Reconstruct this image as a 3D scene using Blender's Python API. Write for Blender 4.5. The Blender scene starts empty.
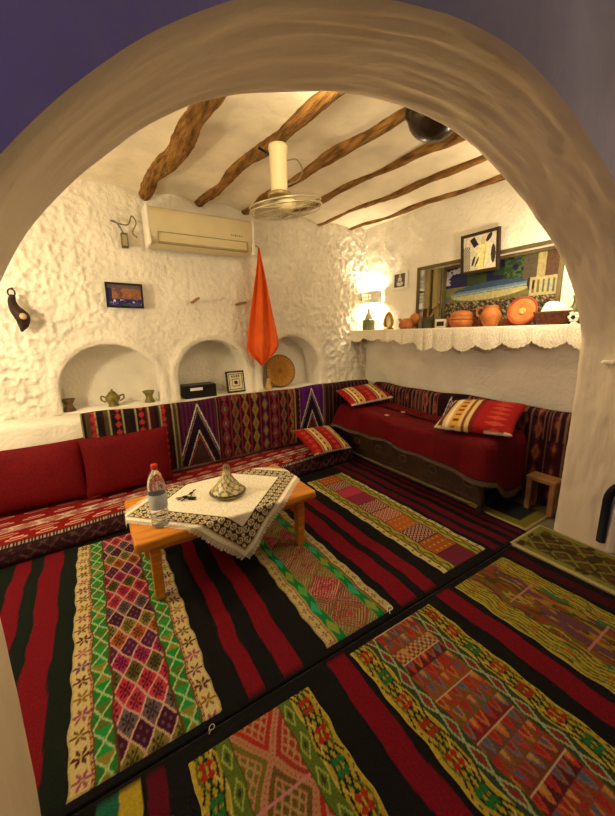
import bpy, bmesh, math, random
import numpy as np
from mathutils import Vector, Matrix, Euler
random.seed(4); rng = np.random.RandomState(7)
SC = bpy.context.scene; COL = SC.collection
PI = math.pi

# ------------------------------------------------------------------ camera
FPX, YAW, PITCH, ROLL, EYE = 345.2, 0.553855, 0.2138, -0.022657, 1.5
def camera_axes():
    cy, sy, cp, sp = math.cos(YAW), math.sin(YAW), math.cos(PITCH), math.sin(PITCH)
    f = np.array([sy*cp, cy*cp, -sp]); r = np.array([cy, -sy, 0.0]); u = np.cross(r, f)
    c, s = math.cos(ROLL), math.sin(ROLL)
    return r*c+u*s, -r*s+u*c, f
R_, U_, W_ = camera_axes(); C_ = np.array([0, 0, EYE])
def at(px, py, axis, val):            # point seen at a pixel on the plane axis = val
    d = R_*(px-307.5)/FPX - U_*(py-408)/FPX + W_
    i = 'xyz'.index(axis); p = C_ + d*(val-C_[i])/d[i]
    return Vector(p)
def msz(px, P):                        # metres covered by px pixels at P
    return px*float((np.array(P)-C_) @ W_)/FPX
cd = bpy.data.cameras.new('camera'); cam = bpy.data.objects.new('camera', cd); COL.objects.link(cam)
cd.sensor_fit = 'VERTICAL'; cd.sensor_height = 36; cd.lens = FPX*36/816; cd.clip_start = .02
m = Matrix([[R_[0], U_[0], -W_[0], 0], [R_[1], U_[1], -W_[1], 0], [R_[2], U_[2], -W_[2], EYE], [0, 0, 0, 1]])
cam.matrix_world = m; SC.camera = cam

# ------------------------------------------------------------------ helpers
def lin(c):
    c = np.asarray(c, float)/255.0
    return np.where(c <= .04045, c/12.92, ((c+.055)/1.055)**2.4)
def L4(c): return tuple(lin(c))+(1.0,)
_mats = {}
def mat(name, col, rough=.7, metal=0, var=.12, nscale=8, bump=.0, bscale=30, spec=.35, trans=0, ior=1.45, stretch=None, col2=None, emit=None):
    if name in _mats: return _mats[name]
    m = bpy.data.materials.new(name); m.use_nodes = True; nt = m.node_tree; b = nt.nodes['Principled BSDF']
    tc = nt.nodes.new('ShaderNodeTexCoord'); mp = nt.nodes.new('ShaderNodeMapping'); nt.links.new(tc.outputs['Object'], mp.inputs[0])
    if stretch: mp.inputs['Scale'].default_value = stretch
    n = nt.nodes.new('ShaderNodeTexNoise'); n.inputs['Scale'].default_value = nscale; n.inputs['Detail'].default_value = 5
    nt.links.new(mp.outputs[0], n.inputs['Vector'])
    mx = nt.nodes.new('ShaderNodeMix'); mx.data_type = 'RGBA'
    c = lin(col); c2 = lin(col2) if col2 is not None else None
    mx.inputs[6].default_value = tuple(c*(1-var))+(1,) if c2 is None else tuple(c)+(1,)
    mx.inputs[7].default_value = tuple(np.minimum(c*(1+var), 1))+(1,) if c2 is None else tuple(c2)+(1,)
    rp = nt.nodes.new('ShaderNodeValToRGB'); rp.color_ramp.elements[0].position = .35; rp.color_ramp.elements[1].position = .65
    nt.links.new(n.outputs['Fac'], rp.inputs[0]); nt.links.new(rp.outputs[0], mx.inputs[0]); nt.links.new(mx.outputs[2], b.inputs['Base Color'])
    b.inputs['Roughness'].default_value = rough; b.inputs['Metallic'].default_value = metal
    b.inputs['Specular IOR Level'].default_value = spec
    b.inputs['Transmission Weight'].default_value = trans; b.inputs['IOR'].default_value = ior
    if emit: b.inputs['Emission Color'].default_value = L4(emit[0]); b.inputs['Emission Strength'].default_value = emit[1]
    if bump:
        n2 = nt.nodes.new('ShaderNodeTexNoise'); n2.inputs['Scale'].default_value = bscale; n2.inputs['Detail'].default_value = 6
        nt.links.new(mp.outputs[0], n2.inputs['Vector'])
        bp = nt.nodes.new('ShaderNodeBump'); bp.inputs['Strength'].default_value = bump; bp.inputs['Distance'].default_value = .02
        nt.links.new(n2.outputs['Fac'], bp.inputs['Height']); nt.links.new(bp.outputs[0], b.inputs['Normal'])
    _mats[name] = m; return m
def woven(name, rough=.9, scale=120, bump=.5, gain=1.0, sheen=0.0, spec=.15):
    if name in _mats: return _mats[name]
    m = bpy.data.materials.new(name); m.use_nodes = True; nt = m.node_tree; b = nt.nodes['Principled BSDF']
    a = nt.nodes.new('ShaderNodeAttribute'); a.attribute_name = 'dye'
    tc = nt.nodes.new('ShaderNodeTexCoord')
    n = nt.nodes.new('ShaderNodeTexNoise'); n.inputs['Scale'].default_value = scale; n.inputs['Detail'].default_value = 3
    nt.links.new(tc.outputs['Object'], n.inputs['Vector'])
    mr = nt.nodes.new('ShaderNodeMapRange'); mr.inputs[1].default_value = .25; mr.inputs[2].default_value = .75; mr.inputs[3].default_value = .72*gain; mr.inputs[4].default_value = 1.22*gain
    nt.links.new(n.outputs['Fac'], mr.inputs[0])
    vm = nt.nodes.new('ShaderNodeVectorMath'); vm.operation = 'SCALE'
    nt.links.new(a.outputs['Color'], vm.inputs[0]); nt.links.new(mr.outputs[0], vm.inputs['Scale']); nt.links.new(vm.outputs[0], b.inputs['Base Color'])
    bp = nt.nodes.new('ShaderNodeBump'); bp.inputs['Strength'].default_value = bump; bp.inputs['Distance'].default_value = .004
    nt.links.new(n.outputs['Fac'], bp.inputs['Height']); nt.links.new(bp.outputs[0], b.inputs['Normal'])
    b.inputs['Roughness'].default_value = rough; b.inputs['Specular IOR Level'].default_value = spec; b.inputs['Sheen Weight'].default_value = sheen
    _mats[name] = m; return m

def tag(o, label=None, cat=None, group=None, kind=None):
    for k, v in (('label', label), ('category', cat), ('group', group), ('kind', kind)):
        if v: o[k] = v
    return o
def link(name, me, material, parent=None, loc=None, smooth=True, rot=None):
    o = bpy.data.objects.new(name, me); COL.objects.link(o)
    if material: me.materials.append(material)
    if smooth and len(me.polygons): me.polygons.foreach_set('use_smooth', [True]*len(me.polygons))
    if parent: o.parent = parent
    if loc is not None: o.location = loc
    if rot is not None: o.rotation_euler = rot
    return o
def empty(name, loc, label, cat, group=None, rot=(0, 0, 0)):
    o = bpy.data.objects.new(name, None); COL.objects.link(o); o.location = loc; o.rotation_euler = rot; o.empty_display_size = .05
    return tag(o, label, cat, group)
def set_dye(me, cols):                 # cols: (nverts,3) linear
    a = me.color_attributes.new('dye', 'FLOAT_COLOR', 'POINT')
    d = np.ones((len(me.vertices), 4), np.float32); d[:, :3] = cols
    a.data.foreach_set('color', d.ravel())
def surf_me(P, wrap_s=False, wrap_t=False, cap0=False, cap1=False, dye=None, flip=False, name='m'):
    ns, nt_ = P.shape[:2]; idx = np.arange(ns*nt_).reshape(ns, nt_)
    a = np.vstack([idx, idx[:1]]) if wrap_s else idx
    a = np.hstack([a, a[:, :1]]) if wrap_t else a
    q = np.stack([a[:-1, :-1], a[1:, :-1], a[1:, 1:], a[:-1, 1:]], -1).reshape(-1, 4)
    if flip: q = q[:, ::-1]
    f = q.tolist()
    if cap0: f.append(idx[0].tolist()[::-1] if not flip else idx[0].tolist())
    if cap1: f.append(idx[-1].tolist() if not flip else idx[-1].tolist()[::-1])
    me = bpy.data.meshes.new(name); me.from_pydata(P.reshape(-1, 3).tolist(), [], f)
    if dye is not None: set_dye(me, dye.reshape(-1, 3))
    me.update(); return me
def surf(name, P, material, parent=None, loc=None, solid=0, **k):
    rot = k.pop('rot', None); sm = k.pop('smooth', True)
    o = link(name, surf_me(P, **k), material, parent, loc, sm, rot)
    if solid:
        s = o.modifiers.new('thickness', 'SOLIDIFY'); s.thickness = solid; s.offset = -1
    return o
def lathe_P(prof, n=28, squash=(1, 1)):
    prof = np.array(prof, float); a = np.linspace(0, 2*PI, n, endpoint=False)
    P = np.zeros((len(prof), n, 3)); P[..., 0] = prof[:, :1]*np.cos(a)*squash[0]; P[..., 1] = prof[:, :1]*np.sin(a)*squash[1]; P[..., 2] = prof[:, 1:2]
    return P
def lathe(name, prof, material, parent=None, loc=None, n=28, squash=(1, 1), rot=None, dyef=None, ring=False):
    P = lathe_P(prof, n, squash)
    return surf(name, P, material, parent, loc, wrap_t=True, cap0=not ring, cap1=not ring, rot=rot, flip=True, dye=None if dyef is None else dyef(P))
def spline(pts, n):
    pts = np.array(pts, float); k = len(pts); out = []
    ext = np.vstack([2*pts[0]-pts[1], pts, 2*pts[-1]-pts[-2]])
    for t in np.linspace(0, k-1, n):
        i = min(int(t), k-2); f = t-i; p0, p1, p2, p3 = ext[i:i+4]
        out.append(.5*((2*p1)+(-p0+p2)*f+(2*p0-5*p1+4*p2-p3)*f*f+(-p0+3*p1-3*p2+p3)*f**3))
    return np.array(out)
def tube_P(pts, r, n=10):
    pts = np.array(pts, float); r = np.broadcast_to(np.array(r, float), (len(pts),)); t = np.gradient(pts, axis=0)
    t /= np.linalg.norm(t, axis=1)[:, None]+1e-9
    up = np.array([0, 0, 1.0]) if abs(t[0][2]) < .9 else np.array([1.0, 0, 0]); P = np.zeros((len(pts), n, 3)); a = np.linspace(0, 2*PI, n, endpoint=False)
    u = np.cross(t[0], up); u /= np.linalg.norm(u)
    for i in range(len(pts)):
        u = u-t[i]*(u@t[i]); u /= np.linalg.norm(u); v = np.cross(t[i], u)
        P[i] = pts[i]+r[i]*(np.cos(a)[:, None]*u+np.sin(a)[:, None]*v)
    return P
def tube(name, pts, r, material, parent=None, n=10, loc=None):
    return surf(name, tube_P(pts, r, n), material, parent, loc, wrap_t=True, cap0=True, cap1=True)
def box_bm(bm, c, s, rot=None, bevel=.0, seg=2):
    mt = Matrix.Translation(c) @ (Euler(rot).to_matrix().to_4x4() if rot else Matrix()) @ Matrix.Diagonal((*s, 1))
    g = bmesh.ops.create_cube(bm, size=1, matrix=mt)
    if bevel:
        e = list({e for v in g['verts'] for e in v.link_edges})
        bmesh.ops.bevel(bm, geom=e, offset=bevel, segments=seg, affect='EDGES', profile=.5)
def bmo(name, fn, material, parent=None, loc=None, smooth=False, rot=None):
    bm = bmesh.new(); fn(bm); me = bpy.data.meshes.new(name); bm.to_mesh(me); bm.free()
    return link(name, me, material, parent, loc, smooth, rot)
def box(name, c, s, material, parent=None, rot=None, bevel=.004, loc=None):
    return bmo(name, lambda bm: box_bm(bm, c, s, rot, bevel), material, parent, loc)
def _h(ix, iy, seed):
    n = np.sin(ix*127.1+iy*311.7+seed*74.7)*43758.5453
    return n-np.floor(n)
def vn(x, y, seed=0):                   # smooth value noise 0..1
    ix, iy = np.floor(x), np.floor(y); fx, fy = x-ix, y-iy
    fx = fx*fx*fx*(fx*(fx*6-15)+10); fy = fy*fy*fy*(fy*(fy*6-15)+10)
    a, b, c, d = _h(ix, iy, seed), _h(ix+1, iy, seed), _h(ix, iy+1, seed), _h(ix+1, iy+1, seed)
    return (a*(1-fx)+b*fx)*(1-fy)+(c*(1-fx)+d*fx)*fy
def fbm(x, y, seed=0, o=4):
    s = 0; w = 1; t = 0
    for i in range(o): s = s+w*vn(x*2**i+i*17.3, y*2**i+i*9.1, seed+i); t += w; w *= .5
    return s/t
def paint(base, *layers):               # base rgb, layers (mask, rgb)
    shape = np.broadcast(*[np.asarray(l[0]) for l in layers]).shape
    C = np.zeros(shape+(3,)); C[:] = lin(base)
    for mk, c in layers:
        c = np.asarray(c, float)
        if c.ndim == 1: C[mk] = lin(c)
        else: C[mk] = lin(c[mk])
    return C
def pick(pal, idx): return np.array(pal, float)[np.asarray(idx).astype(int) % len(pal)]
def tri(x): return np.abs((x % 1)-.5)*2
def grid(u0, u1, v0, v1, du, dv):
    nu = max(2, int(round((u1-u0)/du))+1); nv = max(2, int(round((v1-v0)/dv))+1)
    return np.meshgrid(np.linspace(u0, u1, nu), np.linspace(v0, v1, nv), indexing='ij')

# ------------------------------------------------------------------ materials
PLASTER = mat('white_plaster', (234, 227, 211), .9, var=.07, nscale=3, bump=.6, bscale=34, spec=.1)
CEILP = mat('ceiling_plaster', (236, 224, 198), .9, var=.08, nscale=4, bump=.35, bscale=14, spec=.1)
ARCHP = mat('arch_plaster', (236, 220, 192), .85, var=.03, nscale=3, bump=.25, bscale=8, spec=.2, stretch=(.8, 3, .8))
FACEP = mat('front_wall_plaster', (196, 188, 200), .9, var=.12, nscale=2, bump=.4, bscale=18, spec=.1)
STONE = mat('floor_stone', (120, 105, 85), .8, bump=.3)
WOODB = mat('beam_wood', (136, 98, 50), .85, var=.5, nscale=7, bump=.9, bscale=22, stretch=(6, 1, 6), spec=.15)
HONEY = mat('honey_wood', (206, 132, 40), .42, var=.2, nscale=6, bump=.08, bscale=20, stretch=(1, 8, 8))
DARKW = mat('dark_carved_wood', (62, 42, 28), .5, var=.3, nscale=12, bump=.5, bscale=40)
STOOLW = mat('stool_wood', (150, 106, 62), .6, var=.2)
CLAY = mat('terracotta', (180, 108, 52), .55, var=.18, nscale=14, bump=.15, bscale=60)
CLAYD = mat('red_terracotta', (150, 58, 34), .5, var=.15)
CREAM = mat('cream_plastic', (214, 200, 158), .4, var=.03)
CREAMD = mat('deep_cream_plastic', (160, 148, 112), .5, var=.03)  # deeper cream tone for vent slots and box cover
WHITE = mat('white_ceramic', (235, 230, 215), .5, var=.04)
BLACK = mat('black_plastic', (18, 17, 18), .4, var=.1)
METAL = mat('pale_metal', (190, 180, 150), .35, metal=.6, var=.05)
IRON = mat('dark_metal', (40, 36, 30), .4, metal=.8, var=.1)
RUG = woven('flat_weave_wool', .95, 160, .9, gain=.72)
CLOTH = woven('woven_textile', .9, 130, .5)
VELVET = woven('velvet_blanket', .75, 60, .35, sheen=.0)
LACE = woven('white_lace', .9, 90, .4)
PAINT = woven('painted_picture', .5, 40, .1, spec=.3)
GLAZE = woven('painted_ceramic', .35, 30, .15, spec=.5)
ORANGE = mat('orange_cloth', (228, 96, 30), .8, var=.08, nscale=5, bump=.15, bscale=40)
STRAW = woven('straw_weave', .8, 90, .8)
WHITECL = mat('white_cloth', (232, 226, 210), .9, var=.05, bump=.2)

# ------------------------------------------------------------------ setting
def wall_mesh(U, V, place, depth, holes, disp):
    """grid wall with arched or square holes; holes: list of (sd function, depth). place(u,v,d) -> xyz"""
    nu, nv = U.shape; D = disp(U, V)
    bm = bmesh.new(); vs = []; U = U.copy(); V = V.copy()
    cell = U[1, 0]-U[0, 0]
    for hi, (sdf, dep) in enumerate(holes):
        s = sdf(U, V); e = 1e-4
        gx = (sdf(U+e, V)-s)/e; gy = (sdf(U, V+e)-s)/e; g = np.sqrt(gx*gx+gy*gy)+1e-9
        near = np.abs(s) < cell*.62
        U = np.where(near, U-gx/g*s, U); V = np.where(near, V-gy/g*s, V)
    vs = [[bm.verts.new(place(U[i, j], V[i, j], D[i, j])) for j in range(nv)] for i in range(nu)]
    Uc = (U[:-1, :-1]+U[1:, :-1]+U[1:, 1:]+U[:-1, 1:])/4; Vc = (V[:-1, :-1]+V[1:, :-1]+V[1:, 1:]+V[:-1, 1:])/4
    own = np.full(Uc.shape, -1)
    for hi, (sdf, dep) in enumerate(holes): own[sdf(Uc, Vc) < 0] = hi
    loops = {}
    for i in range(nu-1):
        for j in range(nv-1):
            if own[i, j] < 0: bm.faces.new((vs[i][j], vs[i+1][j], vs[i+1][j+1], vs[i][j+1]))
    for hi, (sdf, dep) in enumerate(holes):
        back = {}
        def bk(i, j):
            if (i, j) not in back: back[(i, j)] = bm.verts.new(place(U[i, j], V[i, j], dep))
            return back[(i, j)]
        for i in range(nu-1):
            for j in range(nv-1):
                if own[i, j] == hi:
                    q = ((i, j), (i+1, j), (i+1, j+1), (i, j+1))
                    bm.faces.new([bk(*p) for p in q])
                    for k, (di, dj) in enumerate(((0, -1), (1, 0), (0, 1), (-1, 0))):
                        ni, nj = i+di, j+dj
                        if not (0 <= ni < nu-1 and 0 <= nj < nv-1) or own[ni, nj] != hi:
                            a, b = q[k], q[(k+1) % 4]
                            bm.faces.new((vs[a[0]][a[1]], vs[b[0]][b[1]], bk(*b), bk(*a)))
    bmesh.ops.recalc_face_normals(bm, faces=bm.faces)
    return bm
def sd_arch(c, hw, base, top, rnd=None):
    r = rnd or min(hw, (top-base))
    ry = r if rnd is None else rnd
    def f(u, v):
        zc = top-ry; x = (u-c)/hw; z = (v-zc)/ry
        ell = (np.sqrt(x*x+z*z)-1)*min(hw, ry)
        side = np.abs(u-c)-hw; low = base-v
        body = np.where(v > zc, ell, side)
        return np.maximum(body, low)
    return f
def sd_rect(u0, u1, v0, v1):
    return lambda u, v: np.maximum(np.maximum(u0-u, u-u1), np.maximum(v0-v, v-v1))

YW, XW, ZC, XL = 3.70, 3.25, 2.76, -1.35
niches = [(.145, .415, .845, 1.44, .40), (1.115, .375, .845, 1.45, .36), (2.07, .39, .845, 1.47, .38)]
def dispA(u, v):
    rough = np.clip(.22+1.0*np.clip((u-1.6)/.6, 0, 1)+1.0*np.clip((.25-u)/.5, 0, 1), 0, 1.2)
    for c, hw, b, t, r in niches:         # smoother around the niche rims
        d = sd_arch(c, hw, b, t, r)(u, v); rough = rough*np.clip(d/.20, .12, 1)
        rough = rough
    n1 = np.clip(np.abs(fbm(u*15, v*13, 3, 3)-.5)*3.2, 0, 1); n2 = fbm(u*34, v*26, 9, 2); n3 = fbm(u*3, v*3, 5, 2)
    d = -(rough*(.024*(1-n1)**1.5+.028*(n2-.5)) + .02*(n3-.5)+.006*n2)
    rim = 0
    for c, hw, b, t, r in niches:
        s = sd_arch(c, hw, b, t, r)(u, v); rim = np.maximum(rim, np.exp(-((s-.045)/.035)**2)*.016*(v > b))
    return d-rim
U, V = grid(XL, XW+.05, 0, ZC+.15, .0125, .0125)
bm = wall_mesh(U, V, lambda u, v, d: (u, YW+d, v), 0, [(sd_arch(*n), .30) for n in niches], dispA)
me = bpy.data.meshes.new('wall_back'); bm.to_mesh(me); bm.free()
tag(link('wall_back', me, PLASTER), kind='structure')

REC = (1.40, 2.80, 1.50, 2.165)
U, V = grid(.55, YW+.05, 0, ZC+.15, .02, .02)
def dispB(u, v):
    low = 1/(1+np.exp((v-1.35)/.05))
    k = 1+1.6*np.clip((u-3.0)/.4, 0, 1)
    return (.018*(fbm(u*2.5, v*2.5, 11, 3)-.5)*1.2+.010*(fbm(u*12, v*12, 4, 3)-.5)*k - .03*low*np.exp(-((u-2.15+.12*(1.3-v))/.12)**2))
bm = wall_mesh(U, V, lambda u, v, d: (XW+d, u, v), 0, [(sd_rect(*REC), .16)], dispB)
me = bpy.data.meshes.new('wall_right'); bm.to_mesh(me); bm.free()
tag(link('wall_right', me, PLASTER), kind='structure')

U, V = grid(.7, YW+.05, 0, ZC+.15, .08, .08)
tag(surf('wall_left', np.stack([XL+.03*fbm(U*5, V*5, 2), U, V], -1), PLASTER), kind='structure')

# ceiling: shallow plaster vaults between the beams
beams = [(.73, .61), (1.26, 1.10), (1.735, 1.55), (2.23, 1.985), (2.68, 2.50), (3.16, 2.965)]   # x at y=1.75, x at y=3.7
def beamx(b, y): return b[0]+(b[1]-b[0])*(y-1.75)/1.95
U, V = grid(XL-.05, XW+.1, .95, YW+.05, .03, .06)
bx = np.stack([beamx(b, V) for b in beams], -1); dd = np.min(np.abs(U[..., None]-bx), -1)
zc = ZC+.045*np.clip(dd/.2, 0, 1)**.7-.012+.02*(fbm(U*4, V*2.5, 8, 3)-.5)
tag(surf('ceiling', np.stack([U, V, zc], -1), CEILP, flip=True), kind='structure')

lab = ['leftmost thick pale rough beam above the left end of the air conditioner', 'second beam from the left, running behind the white fan mount',
       'third beam from the left, just right of the fan mount', 'fourth beam from the left, passing the dark dome lamp',
       'fifth beam from the left, thin and wavy', 'rightmost short thin beam nearest the shelf wall']
for i, b in enumerate(beams):
    ys = np.linspace(1.13, 3.74, 70); r0 = [.064, .048, .042, .037, .034, .031][i]
    ph = i*1.7
    wob = (.016, .012, .010, .008, .007, .006)[i]*np.sin(ys*3.1+ph)+.012*np.sin(ys*7.3+2*ph)
    pts = np.stack([beamx(b, ys)+wob, ys, ZC-.006+.008*np.sin(ys*4.3+ph*2)+.012*(ys-1.7)/2-(.012 if i == 0 else 0)], -1)
    P = tube_P(pts, r0*(1+.10*np.sin(ys*5+ph)+.08*np.sin(ys*13+ph))*(1.1-.2*(ys-1.2)/2.5), 14)
    a = np.arange(14)/14*2*PI
    n = .010*(fbm(np.tile(ys[:, None]*14, (1, 14)), np.tile(a[None]*3, (70, 1)), 20+i, 3)-.5)
    cen = pts[:, None, :]; P = cen+(P-cen)*(1+n[..., None]*30)
    o = surf('ceiling_beam', P, WOODB, wrap_t=True, cap0=True, cap1=True)
    tag(o, lab[i]+', dark aged wood in the plaster ceiling', 'beam', 'aged wooden ceiling beams')

# arch wall -------------------------------------------------------
prof = np.array([(-.318, 0), (-.305, .4), (-.298, .8), (-.285, 1.15), (-.245, 1.42), (-.165, 1.613), (-.098, 1.737), (-.008, 1.848), (.09, 1.945), (.20, 2.035), (.355, 2.135), (.515, 2.205),
                 (.69, 2.258), (.85, 2.295), (1.0, 2.318), (1.24, 2.328), (1.48, 2.292), (1.77, 2.207), (2.06, 2.088), (2.39, 1.91), (2.61, 1.72), (2.74, 1.545),
                 (2.81, 1.38), (2.828, 1.1), (2.825, .8), (2.815, .4), (2.80, 0)])
pr = spline(prof, 260); npf = len(pr); off = lambda x: -.034*(x+.3)
YF, YN = 1.14, .785
tt = np.linspace(0, 1, 26)
P = np.zeros((npf, 26, 3)); s_len = np.concatenate([[0], np.cumsum(np.linalg.norm(np.diff(pr, axis=0), axis=1))])
nrm = np.gradient(pr, axis=0); nrm = np.stack([nrm[:, 1], -nrm[:, 0]], -1); nrm /= np.linalg.norm(nrm, axis=1)[:, None]
SS, TT = np.meshgrid(s_len, tt, indexing='ij')
dsp = .016*(fbm(SS*2.2, TT*3, 31, 3)-.5)+.012*(fbm(SS*9, TT*9, 33, 3)-.5)*np.clip((SS-3.2)/1.0, 0, 1)+.009*(fbm(SS*2.5, TT*26, 35, 3)-.5)*np.exp(-((SS-3.0)/1.0)**2)*2+.010*(np.abs(fbm(SS*7+TT*3, TT*9-SS*2, 37, 3)-.5)*2)*np.clip((SS-3.1)/.8, 0, 1)
dsp *= np.clip((1-TT)*12, 0, 1)*.7+.3
rnd = .012*(np.clip(1-TT/.08, 0, 1)**2+np.clip((TT-.92)/.08, 0, 1)**2)
low = np.clip(pr[:, 1]/.3, 0, 1)[:, None]
P[..., 0] = pr[:, :1]+nrm[:, :1]*(-dsp+0)*low - nrm[:, :1]*rnd
P[..., 2] = pr[:, 1:2]+nrm[:, 1:2]*(-dsp)*low - nrm[:, 1:2]*rnd*low
P[..., 1] = YF+(YN-YF)*TT+off(P[..., 0])
tag(surf('wall_arch', P, ARCHP), kind='structure')
def outer(x0, x1, z1):
    out = []; c = np.array([1.25, .9])
    for p in pr:
        d = (p-c); 
        if p[1] < .9: q = np.array([x0 if d[0] < 0 else x1, p[1]])
        else:
            t = min(((x1 if d[0] > 0 else x0)-c[0])/d[0] if abs(d[0]) > 1e-6 else 1e9, (z1-c[1])/d[1] if d[1] > 1e-6 else 1e9); q = c+d*t
        out.append(q)
    return np.array(out)
def face(name, edge, oq, c, m, fl):
    k = np.linspace(0, 1, 30)**1.3; Q = np.zeros((npf, 30, 3))
    xz = edge[:, None, :]*(1-k)[None, :, None]+oq[:, None, :]*k[None, :, None]
    Q[..., 0] = xz[..., 0]; Q[..., 2] = xz[..., 1]; Q[..., 1] = c+off(Q[..., 0])+.025*(fbm(xz[..., 0]*3, xz[..., 1]*3, 41, 4)-.5)*np.clip(k*8, 0, 1)
    return tag(surf(name, Q, m, flip=fl), kind='structure')
face('wall_front', P[:, -1][:, [0, 2]], outer(-2.6, 4.2, 3.3), YN, FACEP, True)
face('wall_inner', P[:, 0][:, [0, 2]], outer(XL-.05, XW+.05, ZC+.2), YF, PLASTER, False)

# side wall of the near room, flush with the right jamb, with a small arched recess
U, V = grid(-1.6, .80, 0, 3.3, .02, .02)
HN = (.575, .175, .07, .54, .18)
bm = wall_mesh(U, V, lambda u, v, d: (2.818+d, u, v), 0, [(sd_arch(*HN), .22)], lambda u, v: .014*(fbm(u*4, v*4, 51, 3)-.5))
me = bpy.data.meshes.new('wall_near_right'); bm.to_mesh(me); bm.free()
tag(link('wall_near_right', me, ARCHP), kind='structure')
a = np.linspace(0, PI, 24); rim = [(2.80, HN[0]+HN[1], .06)]+[(2.80, HN[0]+HN[1]*math.cos(t), HN[3]-HN[4]+HN[4]*math.sin(t)) for t in a]+[(2.80, HN[0]-HN[1], .06)]
tag(tube('trim_1', rim, .026, mat('dark_blue_paint', (20, 20, 32), .7), n=10), kind='structure')
box('trim_2', (2.80, .86, 1.275), (.05, .07, .02), PLASTER, bevel=.006)['kind'] = 'structure'

U, V = grid(-3, 4.3, -2.2, 4.2, .2, .2)
tag(surf('floor', np.stack([U, V, 0*U-.004], -1), STONE), kind='structure')

# low plaster ledge below the niches
LZ = .835
xs = np.linspace(XL, XW, 90); cs = [(3.475, 0), (3.47, .4), (3.475, LZ-.05), (3.485, LZ-.018), (3.51, LZ-.002), (3.6, LZ), (3.695, LZ+.002)]
P = np.array([[(x, y+.010*math.sin(x*5)+.006*math.sin(x*13), z+(.008*math.sin(x*7)+.004*math.sin(x*17) if z > .5 else 0)) for (y, z) in cs] for x in xs])
tag(surf('trim_3', P, PLASTER, flip=False), kind='structure')

# ------------------------------------------------------------------ textile patterns (u across, v along, metres)
def flower(lu, lv, r, n=6, ph=0):
    rr = np.hypot(lu, lv); an = np.arctan2(lv, lu); return (rr < r*(.62+.38*np.cos(n*an+ph))) & (rr > r*.16)
def jag(v, p=.012, a=.003): return a*(tri(v/p)*2-1)
def band_one(U, V, W):
    d = np.minimum(U, W-U); side = (U > W/2)
    per = .083; vv = V+.03*side; k = np.floor(vv/per); lv = (vv % per)-per/2; lu = d-.040
    fl = flower(lu, lv, .036)
    pal = [(96, 44, 60), (150, 110, 40), (160, 80, 110), (120, 90, 50), (90, 40, 40), (170, 90, 120), (110, 60, 110)]
    g = (d > .078) & (d < .152); gu = d-.115; gp = .105; gl = (V % gp)-gp/2; gk = np.floor(V/gp)
    x = np.abs(np.abs(gu)*1.42-np.abs(gl)) < .0065
    tria = (np.abs(gl) > np.abs(gu)*1.42)
    f = d >= .152; a = (U-W/2)/.088+V/.15+.3; b = (U-W/2)/.088-V/.15+.3; fa, fb = a % 1, b % 1; row = np.floor(a)-np.floor(b)
    rp = [(196, 48, 78), (200, 60, 84), (112, 92, 100), (70, 22, 48), (138, 124, 56), (178, 92, 44), (86, 28, 66), (168, 40, 96), (104, 88, 40)]
    edge = (fa < .09) | (fb < .09)
    dots = (np.hypot((fa-.36), (fb-.36)) < .085) | (np.hypot(fa-.72, fb-.72) < .085) | (np.hypot(fa-.36, fb-.72) < .085) | (np.hypot(fa-.72, fb-.36) < .085)
    cross = (np.abs(fa-.54) < .05) | (np.abs(fb-.54) < .05)
    rowc = pick(rp, row)
    dark = np.clip(rowc*.42, 0, 255); lit = np.clip(rowc*.8+60, 0, 255)
    alt = ((row % 9) == 3) | ((row % 9) == 6)
    C = paint((226, 204, 140), (np.abs(d-.072+jag(V)) < .0035, (150, 70, 50)), (fl, pick(pal, k+3*side)), (np.hypot(lu, lv) < .006, (210, 190, 90)),
              (g, (44, 128, 48)), (g & tria, pick([(28, 150, 60), (96, 120, 40), (40, 158, 70), (150, 140, 50)], gk)), (g & x, (190, 214, 150)), (g & (np.abs(np.abs(gu)-.034) < .003), (110, 60, 40)),
              (f, rowc), (f & cross & ~alt, dark), (f & dots & alt, lit), (f & dots & ~alt, dark), (f & edge, (226, 182, 160)), (np.abs(d-.154) < .004, (96, 70, 30)),
              (d < .006+jag(V), (190, 170, 110)))
    return C
def band_two(U, V, W):
    d = np.minimum(U, W-U); per = .06; k = np.floor(V/per); lv = (V % per)-per/2
    fl = flower(d-.031, lv, .02, 4)
    g = (d > .062) & (d < .124); gl = (V % .15)-.075; bl = (np.abs(d-.093)/.026+np.abs(gl)/.06) < 1
    f = d >= .124; a = (U-W/2)/.24+V/.24; b = (U-W/2)/.24-V/.24; fa, fb = np.abs((a % 1)-.5)*2, np.abs((b % 1)-.5)*2
    mm = np.maximum(fa, fb); row = np.floor(a)-np.floor(b); ring = (mm*6) % 1 < .45
    rp = [(150, 128, 60), (176, 40, 70), (128, 76, 50), (150, 60, 60), (132, 120, 62)]
    lt = [(206, 180, 130), (210, 150, 130), (180, 170, 110)]
    hat = ((U+V*.9) % .022 < .009)
    return paint((206, 184, 120), (fl, pick([(130, 60, 60), (96, 80, 40), (150, 80, 90)], k)), (np.abs(d-.056) < .004, (140, 66, 46)), (d < .006+jag(V), (160, 140, 80)),
                 (g, (22, 132, 62)), (g & bl, pick([(60, 170, 130), (150, 170, 60), (90, 180, 80)], np.floor(V/.15))), (g & (np.abs(np.abs(d-.093)-.029) < .003), (150, 150, 60)),
                 (f, pick(rp, row)), (f & ring, pick(lt, row+1)), (f & hat & ring, pick(rp, row+2)), (f & (mm < .14), (190, 60, 80)))
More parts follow.
